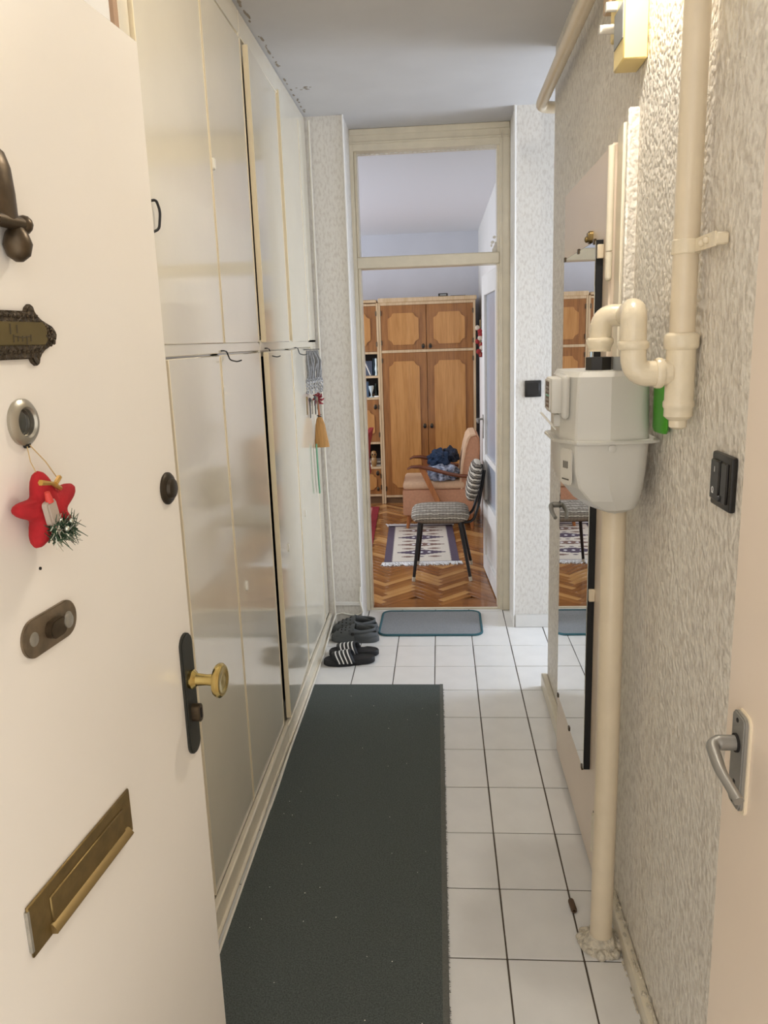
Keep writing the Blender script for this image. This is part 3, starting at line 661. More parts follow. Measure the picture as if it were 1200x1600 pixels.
# branch going out from the wall, up, along, then down into the meter
pth = fillet([(-0.018, 0.0, 0.125), (-0.085, 0.0, 0.122), (-0.086, 0.004, 0.20)], 0.036, 8)
MB().tube(pth, 0.0235, 20).build('lower_elbow', FITP, gp)
MB().lathe([(0.0265, -0.006), (0.0282, -0.002), (0.0282, 0.004), (0.0265, 0.008)], 22, M=Matrix.Translation((-0.040, 0, 0.124)) @ Matrix.Rotation(R(90), 4, 'Y')).build('collar_ring', FITP, gp)
MB().lathe([(0.0255, -0.008), (0.0285, -0.004), (0.0285, 0.004), (0.0255, 0.008)], 22, M=Matrix.Translation((-0.086, 0.003, 0.176))).build('collar_ring', FITP, gp)
pth = fillet([(-0.086, 0.004, 0.178), (-0.086, 0.008, 0.238), (-0.036, 0.285, 0.236)], 0.034, 8)
MB().tube(pth, 0.0238, 20).build('upper_elbow', FITP, gp)
pth = fillet([(-0.030, 0.286, 0.236), (-0.086, 0.300, 0.238), (-0.088, 0.300, 0.160)], 0.045, 10)
MB().tube(pth, 0.0235, 20).build('meter_elbow', FITP, gp)
MB().lathe([(0.024, -0.018), (0.0265, -0.012), (0.0295, -0.006), (0.0295, 0.002), (0.0265, 0.006)], 22, M=Matrix.Translation((-0.088, 0.300, 0.184))).build('collar_ring', FITP, gp)
cl = MB().lathe([(0.0235, -0.013), (0.0252, -0.011), (0.0252, 0.011), (0.0235, 0.013)], 24, M=Matrix.Translation((0, 0, 0.345)))
cl.box(0.008, 0.012, -0.125, -0.012, 0.333, 0.357, bev=0.001).box(0.010, 0.031, -0.128, -0.110, 0.335, 0.355, bev=0.003).ball((0.006, -0.09, 0.346), 0.006).ball((0.006, -0.065, 0.344), 0.006)
cl.build('pipe_clamp', FITP, gp)

dp = thing('gas_downpipe', 'cream vertical pipe from the grey meter down to a plaster collar on the floor', 'pipe', (0.404, 1.831, 0))
MB().tube([(0, 0, 0.0), (0.002, 0, 0.6), (0, 0, 1.21)], 0.0282, 24).build('pipe', PIPEP, dp)
pc = MB()
for i in range(40):
    a = 2*PI*i/40; rr = random.uniform(0.036, 0.054)
    pc.ball((rr*math.cos(a), rr*math.sin(a), 0.008), random.uniform(0.010, 0.014), random.uniform(0.010, 0.014), random.uniform(0.006, 0.018), 2)
pc.lathe([(0.055, 0.0), (0.052, 0.010), (0.040, 0.022), (0.029, 0.034)], 20)
pc.build('plaster_collar', PLASTER, dp)

cp = MB().tube(fillet([(0.425, 0.7, 2.50), (0.423, 3.40, 2.50), (0.425, 3.452, 2.495), (0.47, 3.458, 2.49), (1.2, 3.46, 2.49)], 0.03), 0.0225, 18)
tag(cp.build('ceiling_pipe', PIPEP), 'cream pipe running under the ceiling along the right wall and round its corner', 'pipe')

# ================================================================ GAS METER
gm = thing('gas_meter', 'grey painted gas meter hung on the right wall under cream pipe elbows', 'meter', (0.362, 1.82, 1.203))
def sec(z, xl, xr, yn, yf, r, n=8):
    q = [(x, y) for x, y in rrect(xl, xr, yn, yf, r, n)]
    k = n+1; far_r, far_l, near_r = q[:k], q[k:2*k], q[3*k:]
    near_l = [(xl, yn+0.062), (xl+0.0015, yn+0.056), (xl+0.024, yn+0.003), (xl+0.029, yn)]
    return [Vector((x, y, z)) for x, y in far_r+far_l+near_l+[(xl+(xr-xl)*0.52, yn-0.008)]+near_r]
# local coords; y near negative
up_r = [sec(0.168, -0.098, 0.090, -0.117, 0.112, 0.032), sec(0.25, -0.096, 0.088, -0.115, 0.111, 0.032), sec(0.306, -0.093, 0.086, -0.112, 0.110, 0.030), sec(0.317, -0.086, 0.078, -0.104, 0.102, 0.026)]
MB().loft(up_r).build('upper_housing', GREY, gm, ang=13)
lo_r = [sec(0.168, -0.098, 0.090, -0.117, 0.112, 0.032), sec(0.10, -0.094, 0.087, -0.114, 0.110, 0.034), sec(0.065, -0.086, 0.084, -0.111, 0.108, 0.036), sec(0.035, -0.062, 0.080, -0.106, 0.104, 0.036), sec(0.012, -0.030, 0.072, -0.096, 0.096, 0.034), sec(0.002, -0.012, 0.055, -0.078, 0.080, 0.024)]
MB().loft(lo_r).build('lower_housing', GREY, gm, ang=16)
MB().prism([(-0.112, 0.09), (-0.080, 0.124), (0.080, 0.124), (0.108, 0.10), (0.108, -0.108), (0.088, -0.127), (0.0, -0.136), (-0.072, -0.129), (-0.112, -0.062)], 0.164, 0.171, 0.002).build('seam_flange', GREY, gm)
MB().lathe([(0.008, 0), (0.008, 0.004), (0.004, 0.005)], 14, M=Matrix.Translation((0.004, -0.1225, 0.154)) @ Matrix.Rotation(R(90), 4, 'X')).build('flange_bolt', GREY, gm)
rg = MB().box(-0.100, -0.082, -0.100, 0.02, 0.215, 0.312, bev=0.010, seg=3).box(-0.122, -0.094, -0.090, 0.00, 0.228, 0.305, bev=0.006, seg=2).build('register', GREY, gm)
MB().box(-0.1235, -0.120, -0.076, -0.012, 0.240, 0.296).build('register_window', mat('register_dark', (74, 66, 58), 0.25), rg)
for i, zc in enumerate((0.248, 0.257, 0.266, 0.275, 0.284)):
    MB().box(-0.1245, -0.123, -0.066, -0.022, zc-0.002, zc+0.002).build('dial_ring', mat('dial_green', (120, 190, 170), 0.4) if i == 2 else mat('dial_grey', (150, 140, 130), 0.4), rg)
MB().prism([(-0.080, 0.236), (-0.008, 0.236), (-0.008, 0.300), (-0.080, 0.300), (-0.080, 0.2995), (-0.0765, 0.2965), (-0.0115, 0.2965), (-0.0115, 0.2395), (-0.0765, 0.2395), (-0.0765, 0.2965), (-0.080, 0.2995)], 0.120, 0.1245, M=MYZ_).build('window_frame', GREY, rg)
MB().box(-0.111, -0.092, -0.055, -0.035, 0.196, 0.224, bev=0.002).build('seal_lug', GREY, gm)
fa = math.atan2(-0.0545, 0.0225)       # direction along the chamfer, from far to near
PM = Matrix.Translation((-0.0845, -0.0865, 0.0)) @ Matrix.Rotation(fa, 4, 'Z') @ Matrix(((1, 0, 0, 0), (0, 0, -1, 0), (0, 1, 0, 0), (0, 0, 0, 1)))
lp = MB().prism(rrect(-0.022, 0.022, 0.072, 0.152, 0.009), 0.0, 0.0035, 0.001, M=PM).build('type_plate', mat('plate_grey', (212, 208, 198), 0.4), gm)
for i in range(3): MB().prism(rrect(-0.010+i*0.007, -0.006+i*0.007, 0.108, 0.124, 0.0008, 1), 0.003, 0.0042, M=PM).build('printed_bar', mat('bar_ink', (90, 84, 76), 0.6), lp)
MB().prism(rrect(-0.014, 0.014, 0.082, 0.085, 0.0008, 1), 0.003, 0.0042, M=PM).build('printed_line', mat('bar_ink', (90, 84, 76), 0.6), lp)
MB().cyl((-0.007, -0.020, 0.312), (-0.007, -0.020, 0.345), 0.030, 0.030, 8).build('inlet_nut', BLACKP, gm)
MB().cyl((0.038, -0.045, 0.312), (0.038, -0.045, 0.345), 0.020, 0.020, 20).build('outlet_stub', GREY2, gm)
tag(MB().tube([(-0.010, 0, 0), (-0.045, -0.005, 0.040)], 0.0026, 6).build('seal_stick', PORC, loc=(0.268, 1.775, 1.392)), 'thin white stick poking out from the side of the grey meter', 'stick')
gb = thing('green_bottle', 'green plastic bottle with white cap wedged between meter and wall', 'bottle', (0.4625, 1.685, 1.392), 0)
MB().lathe([(0.030, 0.0), (0.036, 0.008), (0.037, 0.09), (0.034, 0.11), (0.016, 0.128), (0.012, 0.13)], 20, M=Matrix.Scale(0.30, 4, (1, 0, 0)) @ Matrix.Scale(1.35, 4, (0, 1, 0))).build('bottle_body', GREENB, gb)
MB().lathe([(0.012, 0.128), (0.0125, 0.130), (0.0125, 0.148), (0.010, 0.151)], 18).build('bottle_cap', PORC, gb)

# ================================================================ FUSE BOX
fb = thing('fuse_box', 'aged yellow plastic fuse box high on the right wall beside the riser', 'fuse box', (0.475, 2.0, 2.195))
MB().box(-0.055, 0.0, -0.045, 0.055, 0.0, 0.40, bev=0.003).build('cover', YELLOW, fb)
MB().box(-0.057, -0.054, -0.040, 0.050, 0.045, 0.12, bev=0.001).build('grey_label', LABELG, fb)
MB().box(-0.040, 0.0, 0.056, 0.175, 0.10, 0.40, bev=0.003).build('side_housing', YELLOW, fb)
for y, z in ((0.105, 0.112), (0.035, 0.135), (0.13, 0.24)):
    MB().cyl((-0.038, y, z), (-0.080, y, z), 0.011, 0.010, 16).build('fuse_plug', PORC, fb)
MB().box(-0.045, 0.0, 0.176, 0.25, 0.19, 0.40, bev=0.003).build('terminal_block', W_FRAME, fb)

# ================================================================ WALL LAMP (just above the frame)
wl_ = thing('wall_lamp', 'bare bulb wall lamp above the fuse box near the ceiling', 'lamp', (XW, 1.70, 2.52))
MB().lathe([(0.045, 0), (0.045, 0.010), (0.036, 0.018), (0.010, 0.022)], 24, M=Matrix.Translation((0, 0, 0.085)) @ Matrix.Rotation(R(-90), 4, 'Y')).build('base', PORC, wl_)
MB().tube(fillet([(-0.018, 0, 0.085), (-0.10, 0, 0.085), (-0.10, 0, 0.060)], 0.02), 0.008, 10).build('arm', PORC, wl_)
MB().lathe([(0.012, 0.068), (0.019, 0.062), (0.020, 0.034), (0.017, 0.031)], 20, M=Matrix.Translation((-0.10, 0, 0))).build('holder', PORC, wl_)
BULB = bpy.data.materials.new('lit_bulb'); nb = NT(BULB); br_ = 0.030
nb.b.inputs['Base Color'].default_value = (0.8, 0.8, 0.8, 1); nb.b.inputs['Emission Color'].default_value = (1.0, 0.94, 0.84, 1)
nb.b.inputs['Emission Strength'].default_value = LAMP_W/(PI*4*PI*br_*br_)
MB().ball((-0.10, 0, 0), br_, None, None, 3).build('bulb', BULB, wl_)

# ================================================================ SWITCHES
s1 = thing('rocker_switch', 'dark brown double rocker switch on the near right wall', 'switch', (0.475, 1.32, 1.352))
MB().box(-0.011, 0, -0.046, 0.046, -0.046, 0.046, bev=0.004, seg=2).build('plate', BLACKP, s1)
MB().box(-0.016, -0.010, -0.004, 0.036, -0.034, 0.034, bev=0.002).build('rocker', BLACKP, s1)
MB().box(-0.0145, -0.010, -0.036, -0.008, -0.034, 0.034, bev=0.002).build('rocker', BLACKP, s1)
MB().box(-0.0164, -0.0158, 0.0155, 0.017, 0.014, 0.023).build('line_mark', WHITE, s1)
bl = MB().tube([(-0.0163, 0.021+0.004*math.cos(a), -0.017+0.0045*math.sin(a)) for a in [R(-60+300*q/8) for q in range(9)]], 0.0006, 5).box(-0.0165, -0.016, 0.017, 0.025, -0.023, -0.0215)
bl.build('bell_mark', WHITE, s1)
MB().cyl((-0.0135, -0.006, -0.028), (-0.0175, -0.006, -0.028), 0.006, 0.005, 14).build('indicator', BLACKM, s1)
s2 = thing('wall_switch', 'square black switch on the flecked wall right of the doorway', 'switch', (0.488, YP, 1.325))
MB().box(-0.043, 0.043, -0.010, 0, -0.043, 0.043, bev=0.004, seg=2).build('plate', BLACKP, s2)
MB().box(-0.032, 0.032, -0.0135, -0.009, -0.032, 0.032, bev=0.002).build('rocker', BLACKP, s2)

# ================================================================ MATS AND FLOOR ITEMS
rn = thing('runner_mat', 'long charcoal runner mat along the closets on the tiled floor', 'mat', (-0.31, 2.0, 0))
MB().prism([(-0.301, -1.55), (0.302, -1.55), (0.293, 1.432), (-0.312, 1.434)], 0.0008, 0.008, 0.002).build('pile', MATPILE, rn)
MB().prism([(0.294, -1.55), (0.312, -1.55), (0.301, 1.434), (0.285, 1.434)], 0.0006, 0.0084, 0.001).build('side_binding', MATEDGE, rn)
lt = MB()
for i in range(34): lt.ball((random.uniform(-0.28, 0.28), random.uniform(-0.5, 1.35), 0.0085), random.uniform(0.0008, 0.0022), random.uniform(0.0008, 0.0022), 0.0008, 1)
o = lt.build('lint', PORC, rn); o['kind'] = 'stuff'
fz = MB()
for i in range(700):
    t = random.random(); y = -1.5+2.9*t; x = 0.311-0.0105*t
    fz.tube([(x-0.002, y, 0.003), (x+random.uniform(0.001, 0.006), y+random.uniform(-0.005, 0.005), random.uniform(0.001, 0.005))], 0.0006, 3)
o = fz.build('frayed_fibre', MATEDGE, rn); o['kind'] = 'stuff'
dm = thing('door_mat', 'small grey doormat with teal binding before the living room threshold', 'mat', (-0.075, 4.258, 0), R(-0.4))
MB().prism(rrect(-0.281, 0.281, -0.188, 0.188, 0.045, 6), 0.0008, 0.007, 0.001).build('pile', GREYMAT, dm)
edge = [(x, y, 0.006) for x, y in rrect(-0.286, 0.286, -0.193, 0.193, 0.05, 6)]; edge.append(edge[0])
MB().tube(edge, 0.0068, 8, cap=False).build('binding', TEAL, dm)

rl = MB().lathe([(0.004, -0.022), (0.0075, -0.022), (0.0085, -0.018), (0.0085, 0.018), (0.0075, 0.022), (0.004, 0.022), (0.004, 0.010)], 14, M=Matrix.Rotation(R(90), 4, 'X'))
tag(rl.build('wall_plug', mat('brown_plug', (92, 70, 50), 0.7), loc=(0.352, 1.965, 0.0088), rotz=R(4)), 'small brown roll lying on the tiles near the floor pipe', 'plug')

def outline(L, W, n=40, heel=0.82):
    pts = []
    for i in range(n):
        a = 2*PI*i/n; c, s = math.cos(a), math.sin(a)
        w = W*(1.0 if c > 0 else heel)*(1-0.10*math.exp(-((c+0.15)/0.25)**2))
        pts.append((L/2*(abs(c)**0.85)*(1 if c > 0 else -1), w/2*(abs(s)**0.75)*(1 if s > 0 else -1)))
    return pts
# local: +x = toe
def clog(label, loc, rz, tilt=0.0):
    t = thing('clog', label, 'shoe', loc, rz, 'grey foam clogs'); t.rotation_euler[0] = tilt
    sh = outline(0.265, 0.108)
    MB().loft([[Vector((x*s_, y*s_, z)) for x, y in sh] for s_, z in ((0.93, 0.0), (1.0, 0.006), (1.0, 0.024), (0.97, 0.030))]).build('sole', CROC, t)
    # toe cap: dome over front
    rings = []
    for i in range(11):
        u = i/10; x = -0.005+0.132*u
        hw = 0.052*math.sqrt(max(0.0, 1-(max(0, u-0.25)/0.78)**2)); hh = 0.078*(1-u*0.55)*math.sqrt(max(0.0, 1-(max(0, u-0.45)/0.58)**2)) if u < 1 else 0.01
        rings.append([Vector((x, hw*math.cos(a), 0.020+hh*math.sin(a)**0.8 if math.sin(a) > 0 else 0.020)) for a in [PI*q/14 for q in range(15)]])
    MB().loft(rings, cap=False, closed=False).build('toe_cap', CROC, t)
    # side and heel wall
    inner, w0, w1_, w2_ = [], [], [], []
    for i in range(25):
        a = R(70+220*i/24); c, s = math.cos(a), math.sin(a); k = abs(R(180)-a)/R(110)
        h = 0.030+0.040*k**1.5
        x = -0.01+0.118*c*(1 if c < 0 else 0.4); y = 0.049*s
        w0.append(Vector((x, y, 0.022))); w1_.append(Vector((x*0.99, y*0.98, 0.022+h*0.6))); w2_.append(Vector((x*0.96, y*0.92, 0.022+h)))
    wl = MB().loft([w0, w1_, w2_], cap=False, closed=False).build('heel_wall', CROC, t)
    so = wl.modifiers.new('solid', 'SOLIDIFY'); so.thickness = 0.006
    st_ = []
    for i in range(21):
        a = R(-12+204*i/20); st_.append((-0.000-0.125*math.sin(a)*1.0 if False else -0.115*math.sin(a)+0.0, 0.053*math.cos(a), 0.066+0.006*math.sin(a)))
    sr = [[Vector((p[0], p[1]*1.02, p[2]+dz)) for p in st_] for dz in (-0.008, 0.008)]
    s_o = MB().loft(sr, cap=False, closed=False).build('heel_strap', CROC, t); so = s_o.modifiers.new('solid', 'SOLIDIFY'); so.thickness = 0.006
    for s in (1, -1): MB().lathe([(0.010, 0), (0.010, 0.005), (0.006, 0.007)], 16, M=Matrix.Translation((0.004, s*0.052, 0.058)) @ Matrix.Rotation(R(-90*s), 4, 'X')).build('rivet', BLACKP, t)
    for ix in range(4):
        for iy in range(-2, 3):
            if ix == 3 and abs(iy) == 2: continue
            u = 0.22+ix*0.17; x = -0.005+0.132*u; a = PI/2+iy*0.42+(0.2 if ix % 2 else 0)
            hw = 0.052*math.sqrt(max(0.0, 1-(max(0, u-0.25)/0.78)**2)); hh = 0.078*(1-u*0.55)*math.sqrt(max(0.0, 1-(max(0, u-0.45)/0.58)**2))
            MB().ball((x, hw*math.cos(a), 0.020+hh*abs(math.sin(a))**0.8), 0.0055, 0.0055, 0.0035, 1).build('vent_hole', DARK, t)
    return t
clog('nearer grey foam clog lying behind the striped black slides', (-0.485, 4.005, 0), R(176))
clog('further grey foam clog against the left doorway pier', (-0.495, 4.120, 0.004), R(181), R(-3))
def slide(label, loc, rz):
    t = thing('slide_sandal', label, 'sandal', loc, rz, 'black slides with white stripes')
    sh = outline(0.262, 0.10, 40, 0.86)
    MB().loft([[Vector((x*s_, y*s_, z+(0.004 if x < -0.05 else 0))) for x, y in sh] for s_, z in ((0.95, 0.0), (1.0, 0.005), (1.0, 0.024), (0.96, 0.030), (0.90, 0.027))]).build('footbed', SLIDE, t)
    def band(x0, x1, off):
        rr = []
        for x in [x0+(x1-x0)*q/4 for q in range(5)]:
            h = 0.070-0.16*(x-0.0); rr.append([Vector((x+0.022*math.sin(a)-0.012, (0.052+off)*math.cos(a), 0.018+(h-0.018+off)*math.sin(a)**0.75 if math.sin(a) > 1e-6 else 0.018)) for a in [PI*q/18 for q in range(19)]])
        return rr
    o = MB().loft(band(-0.018, 0.080, 0.0), cap=False, closed=False).build('strap', SLIDE, t); s = o.modifiers.new('solid', 'SOLIDIFY'); s.thickness = 0.006; s.offset = -1
    for i in range(4):
        x = -0.004+i*0.020
        MB().loft(band(x, x+0.0065, 0.0012), cap=False, closed=False).build('stripe', WHITE, t)
    return t
slide('nearer black slide sandal with white stripes beside the runner mat', (-0.483, 3.700, 0), R(186))
slide('further black slide sandal with white stripes leaning toward the grey clogs', (-0.470, 3.805, 0.0), R(178))

# ================================================================ LIVING ROOM FURNITURE
YF = 7.65
def panel_poly(x0, x1, z0, z1, r):
    pts = []
    st_ = 0.014
    for (cx, cz, sx, sz) in ((x1, z1, -1, -1), (x0, z1, 1, -1), (x0, z0, 1, 1), (x1, z0, -1, 1)):
        arc = []
        for q in range(7):
            a = R(90*q/6); arc.append((cx+sx*r*math.cos(a), cz+sz*r*math.sin(a)))
        arc = [(cx, cz+sz*(r*0.0+st_*0+0.0)+sz*0)]*0+arc
        # add small straight steps before and after the concave arc
        arc = [(cx, cz+sz*(r+st_))]+[(cx+sx*st_*0.2, cz+sz*(r+st_*0.3))]+[(cx+sx*(r*math.sin(R(90*q/6))), cz+sz*(r*math.cos(R(90*q/6)))) for q in range(1, 6)]+[(cx+sx*(r+st_*0.3), cz+sz*st_*0.2), (cx+sx*(r+st_), cz)]
        if (sx, sz) in ((1, -1), (-1, 1)): arc = arc[::-1]
        pts += arc
    return pts
def furn_door(parent, x0, x1, z0, z1, px0, px1, pz0, pz1, knob, hinge_x, r=0.045):
    d = MB().box(x0, x1, 0, 0.02, z0, z1, bev=0.002).build('door', W_DARK, parent)
    MB().prism(panel_poly(px0, px1, pz0, pz1, r), 0, 0.010, 0.003, M=MXZ).build('raised_panel', W_LIGHT, d)
    if knob:
        kx, kz = knob
        e_ = MB().ball((kx, -0.002, kz), 0.017, 0.004, 0.026, 2).build('pull_plate', BRONZE_S, d)
        MB().lathe([(0.006, 0), (0.005, 0.010), (0.012, 0.014), (0.010, 0.020), (0.004, 0.022)], 14, M=Matrix.Translation((kx, -0.005, kz-0.004)) @ Matrix.Rotation(R(90), 4, 'X')).build('pull_knob', BLACKM, d)
    for hz in (z0+0.07, z1-0.07):
        MB().cyl((hinge_x, -0.004, hz-0.022), (hinge_x, -0.004, hz+0.022), 0.006, n=8).build('hinge', BRONZE_S, d)
    return d
wd = thing('wardrobe', 'tall oak wardrobe with four scalloped panel doors against the back wall', 'wardrobe', (-0.11, YF, 0))
ox = 0.11
MB().box(-0.572+ox, -0.552+ox, -0.004, 0.55, 0.0, 1.945, bev=0.002).box(0.325+ox, 0.347+ox, -0.004, 0.55, 0.0, 1.945, bev=0.002).box(-0.572+ox, 0.347+ox, 0.53, 0.55, 0, 1.945).build('side_panel', W_FRAME, wd)
MB().box(-0.5725+ox, 0.358+ox, -0.02, 0.55, 1.945, 1.985, bev=0.006).build('cornice', W_FRAME, wd)
MB().box(-0.552+ox, 0.325+ox, -0.003, 0.53, 1.918, 1.945, bev=0.002).build('top_rail', W_FRAME, wd)
MB().box(-0.552+ox, 0.325+ox, -0.003, 0.53, 1.476, 1.501, bev=0.002).build('middle_rail', W_FRAME, wd)
MB().box(-0.552+ox, 0.325+ox, -0.003, 0.53, 0.062, 0.082, bev=0.002).build('bottom_rail', W_FRAME, wd)
MB().box(-0.552+ox, 0.325+ox, 0.02, 0.53, 0.0, 0.062).build('plinth', W_PLINTH, wd)
for (z0, z1, pz0, pz1, kz) in ((1.502, 1.917, 1.549, 1.845, 1.531), (0.083, 1.475, 0.16, 1.395, 0.768)):
    furn_door(wd, -0.551+ox, -0.121+ox, z0, z1, -0.485+ox, -0.190+ox, pz0, pz1, (-0.152+ox, kz), -0.549+ox)
    furn_door(wd, -0.117+ox, 0.324+ox, z0, z1, -0.051+ox, 0.249+ox, pz0, pz1, (-0.084+ox, kz), 0.322+ox)
MB().box(-0.450+ox, -0.445+ox, 0, 0.01, 0.7, 0.72).build('keyhole', DARK, wd)
su = thing('shelf_unit', 'oak shelf unit with open shelves left of the wardrobe', 'shelf unit', (-1.05, YF, 0))
ox = 1.05; XA, XB_ = -1.55, -0.574
MB().box(XA+ox, XA+0.02+ox, -0.004, 0.55, 0, 1.945).box(XB_-0.02+ox, XB_+ox, -0.004, 0.55, 0, 1.945, bev=0.002).build('side_panel', W_FRAME, su)
MB().box(XA+ox, XB_+ox, 0.53, 0.55, 0, 1.945).build('back_panel', mat('dark_back', (44, 34, 28), 0.8), su)
MB().box(XA-0.01+ox, XB_-0.012+ox, -0.02, 0.55, 1.945, 1.975, bev=0.006).build('cornice', W_FRAME, su)
for z in (1.918, 1.470, 1.243, 1.035, 0.600, 0.352, 0.075):
    MB().box(XA+0.02+ox, XB_-0.02+ox, -0.003, 0.53, z, z+0.022, bev=0.002).build('shelf', W_FRAME, su)
MB().box(XA+0.02+ox, XB_-0.02+ox, 0.02, 0.53, 0.0, 0.075).build('plinth', W_PLINTH, su)
for a, b in ((-1.53, -1.066), (-1.062, -0.595)):
    w_ = 0.075; r_ = 0.045
    furn_door(su, a+ox, b+ox, 1.493, 1.917, a+w_+ox, b-w_+0.02+ox, 1.55, 1.85, None, b-0.002+ox)
    furn_door(su, a+ox, b+ox, 0.623, 1.034, a+w_+ox, b-w_+0.03+ox, 0.665, 0.935, (b-0.035+ox, 0.965), b-0.004+ox)
    furn_door(su, a+ox, b+ox, 0.098, 0.351, a+w_+ox, b-w_+0.03+ox, 0.14, 0.30, (b-0.035+ox, 0.31), b-0.004+ox, 0.03)
    MB().ball((b-0.035+ox, -0.004, 0.150), 0.014, 0.008, 0.022, 2).build('lower_pull', BRONZE_S, su)
def book(x, w, h, z, color, label, tilt=0, y=7.80):
    t = thing('book', label, 'book', (x, y, z), 0, 'books on the open shelves'); t.rotation_euler[1] = tilt
    mc = mat('book_'+'_'.join(map(str, color)), color, 0.6, var=0.15, vscale=60)
    MB().box(-w/2, w/2, -0.07, -0.066, 0, h).box(-w/2, -w/2+0.003, -0.07, 0.07, 0, h).box(w/2-0.003, w/2, -0.07, 0.07, 0, h).build('cover', mc, t)
    MB().box(-w/2+0.003, w/2-0.003, -0.066, 0.066, 0.004, h-0.004).build('pages', PORC, t)
    return t
book(-0.800, 0.05, 0.155, 1.265, (36, 44, 48), 'dark upright book leftmost on the upper open shelf')
book(-0.690, 0.075, 0.140, 1.265, (84, 92, 110), 'wide slate blue book in the middle of the upper open shelf')
book(-0.640, 0.020, 0.165, 1.265, (30, 54, 66), 'thin teal book right of the slate blue one, upper shelf')
book(-0.618, 0.018, 0.150, 1.265, (26, 30, 36), 'thin black book at the right of the upper shelf')
book(-0.715, 0.040, 0.150, 1.057, (76, 98, 122), 'blue grey upright book on the second open shelf')
book(-0.755, 0.030, 0.140, 1.057, (30, 36, 36), 'dark book left of the blue grey one, second shelf')
book(-0.628, 0.022, 0.130, 1.057, (34, 50, 46), 'dark green book at the right of the second shelf')
ws = MB().tube([(-0.735, 7.70, 1.425), (-0.672, 7.70, 1.268)], 0.006, 6); tag(ws.build('white_rod', PORC), 'thin white rod leaning across the upper open shelf', 'rod')
gl = MB().lathe([(0.014, 0), (0.010, 0.03), (0.016, 0.06), (0.010, 0.10), (0.012, 0.16), (0.007, 0.165)], 14); tag(gl.build('glass_vase', VGLASS, loc=(-0.613, 7.70, 1.2655)), 'small clear glass vase at the right end of the upper shelf', 'vase')
gg = MB().lathe([(0.026, 0), (0.026, 0.004), (0.006, 0.010), (0.006, 0.030), (0.010, 0.04), (0.024, 0.085), (0.026, 0.11), (0.023, 0.11), (0.020, 0.085), (0.006, 0.045)], 16)
tag(gg.build('glass_goblet', VGLASS, loc=(-0.668, 7.69, 1.058)), 'clear glass goblet standing on the second open shelf', 'goblet')
tag(MB().box(-0.022, 0.022, -0.02, 0.02, 0, 0.014, bev=0.002).build('white_box', PORC, loc=(-0.618, 7.685, 1.0575)), 'tiny white box at the right end of the second shelf', 'box')
pp = thing('paper_stack', 'stack of papers and magazines in the low niche', 'papers', (-0.68, 7.76, 0.375))
for i in range(5): MB().box(-0.09+random.uniform(-0.01, 0.01), 0.085+random.uniform(-0.01, 0.0), -0.07, 0.07, i*0.012, i*0.012+0.010, bev=0.001).build('magazine', (PORC, mat('magazine_grey', (150, 146, 140), 0.6), mat('magazine_dark', (70, 62, 58), 0.6))[i % 3], pp)
owl = thing('owl_figurine', 'small wooden owl figurine in the low niche', 'figurine', (-0.665, 7.675, 0.3745))
MB().lathe([(0.020, 0), (0.026, 0.02), (0.030, 0.06), (0.026, 0.085), (0.020, 0.092), (0.026, 0.105), (0.029, 0.125), (0.022, 0.15), (0.008, 0.158)], 18).build('body', woodmat('figurine_wood', (120, 86, 48), (176, 138, 86), 30), owl)
for s in (-1, 1): MB().ball((0.012*s, -0.026, 0.122), 0.008, 0.004, 0.008, 2).build('eye', DARK, owl)
tb = thing('small_radio', 'low black box lying on top of the wardrobe', 'box', (0.045, 7.70, 1.9853)); MB().box(-0.045, 0.045, -0.03, 0.05, 0, 0.028, bev=0.004).build('casing', BLACKP, tb); MB().box(-0.030, 0.030, -0.0315, -0.029, 0.006, 0.020).build('front_panel', GREY2, tb)
tag(MB().box(-0.07, 0.07, -0.04, 0.06, 0, 0.006, bev=0.001).build('folder', mat('grey_card', (92, 92, 92), 0.6), loc=(0.185, 7.72, 1.9853)), 'thin grey folder lying on top of the wardrobe', 'folder')
hn = thing('cloth_garland', 'red and white floral cloth hanging in the gap right of the wardrobe', 'cloth', (0.372, 7.30, 1.55))
for i in range(9):
    MB().ball((random.uniform(-0.028, 0.02), random.uniform(-0.02, 0.02), 0.13-i*0.030), 0.022, 0.016, 0.024, 2).build('flower', (mat('flower_red', (150, 40, 40), 0.8), mat('flower_cream', (206, 190, 170), 0.8))[i % 3 == 0], hn)
MB().tube([(0.0, 0, 0.20), (0.0, 0, -0.12)], 0.003, 5).build('cord', STRING, hn)

tag(MB().box(-0.012, 0.012, -0.27, 0.27, 0.0, 1.42, bev=0.003).box(-0.016, 0.014, -0.275, 0.275, 0.0, 0.05, bev=0.002).build('leaning_board', PLAIN, loc=(0.385, 7.20, 0.0005)), 'tall white board standing against the side wall right of the wardrobe', 'board')
# striped side chair -----------------------------------------------------------------------
ch = thing('side_chair', 'striped cushion side chair on black metal legs facing left', 'chair', (0.0, 5.26, 0))
def cushion(L, W, H, p=3.2, nu=28, nv=14):
    rings = []
    for j in range(nv+1):
        ph_ = -PI/2+PI*j/nv; cz = math.sin(ph_); cr = max(math.cos(ph_), 0.02)**0.45; ring = []
        for i in range(nu):
            a = 2*PI*i/nu; c, s = math.cos(a), math.sin(a)
            sc = (abs(c)**p+abs(s)**p)**(-1/p)
            ring.append(Vector((L/2*sc*c*cr, W/2*sc*s*cr, H/2*(abs(cz)**0.8)*(1 if cz > 0 else -1))))
        rings.append(ring)
    return rings
def add_uv(o, fu, fv):
    me = o.data; uv = me.uv_layers.new(name='uv')
    for lp_ in me.loops:
        co = me.vertices[lp_.vertex_index].co; uv.data[lp_.index].uv = (fu(co), fv(co))
seat = MB().loft(cushion(0.395, 0.42, 0.092, 5)).build('seat', STRIPE, ch, loc=(-0.012, 0, 0.432))
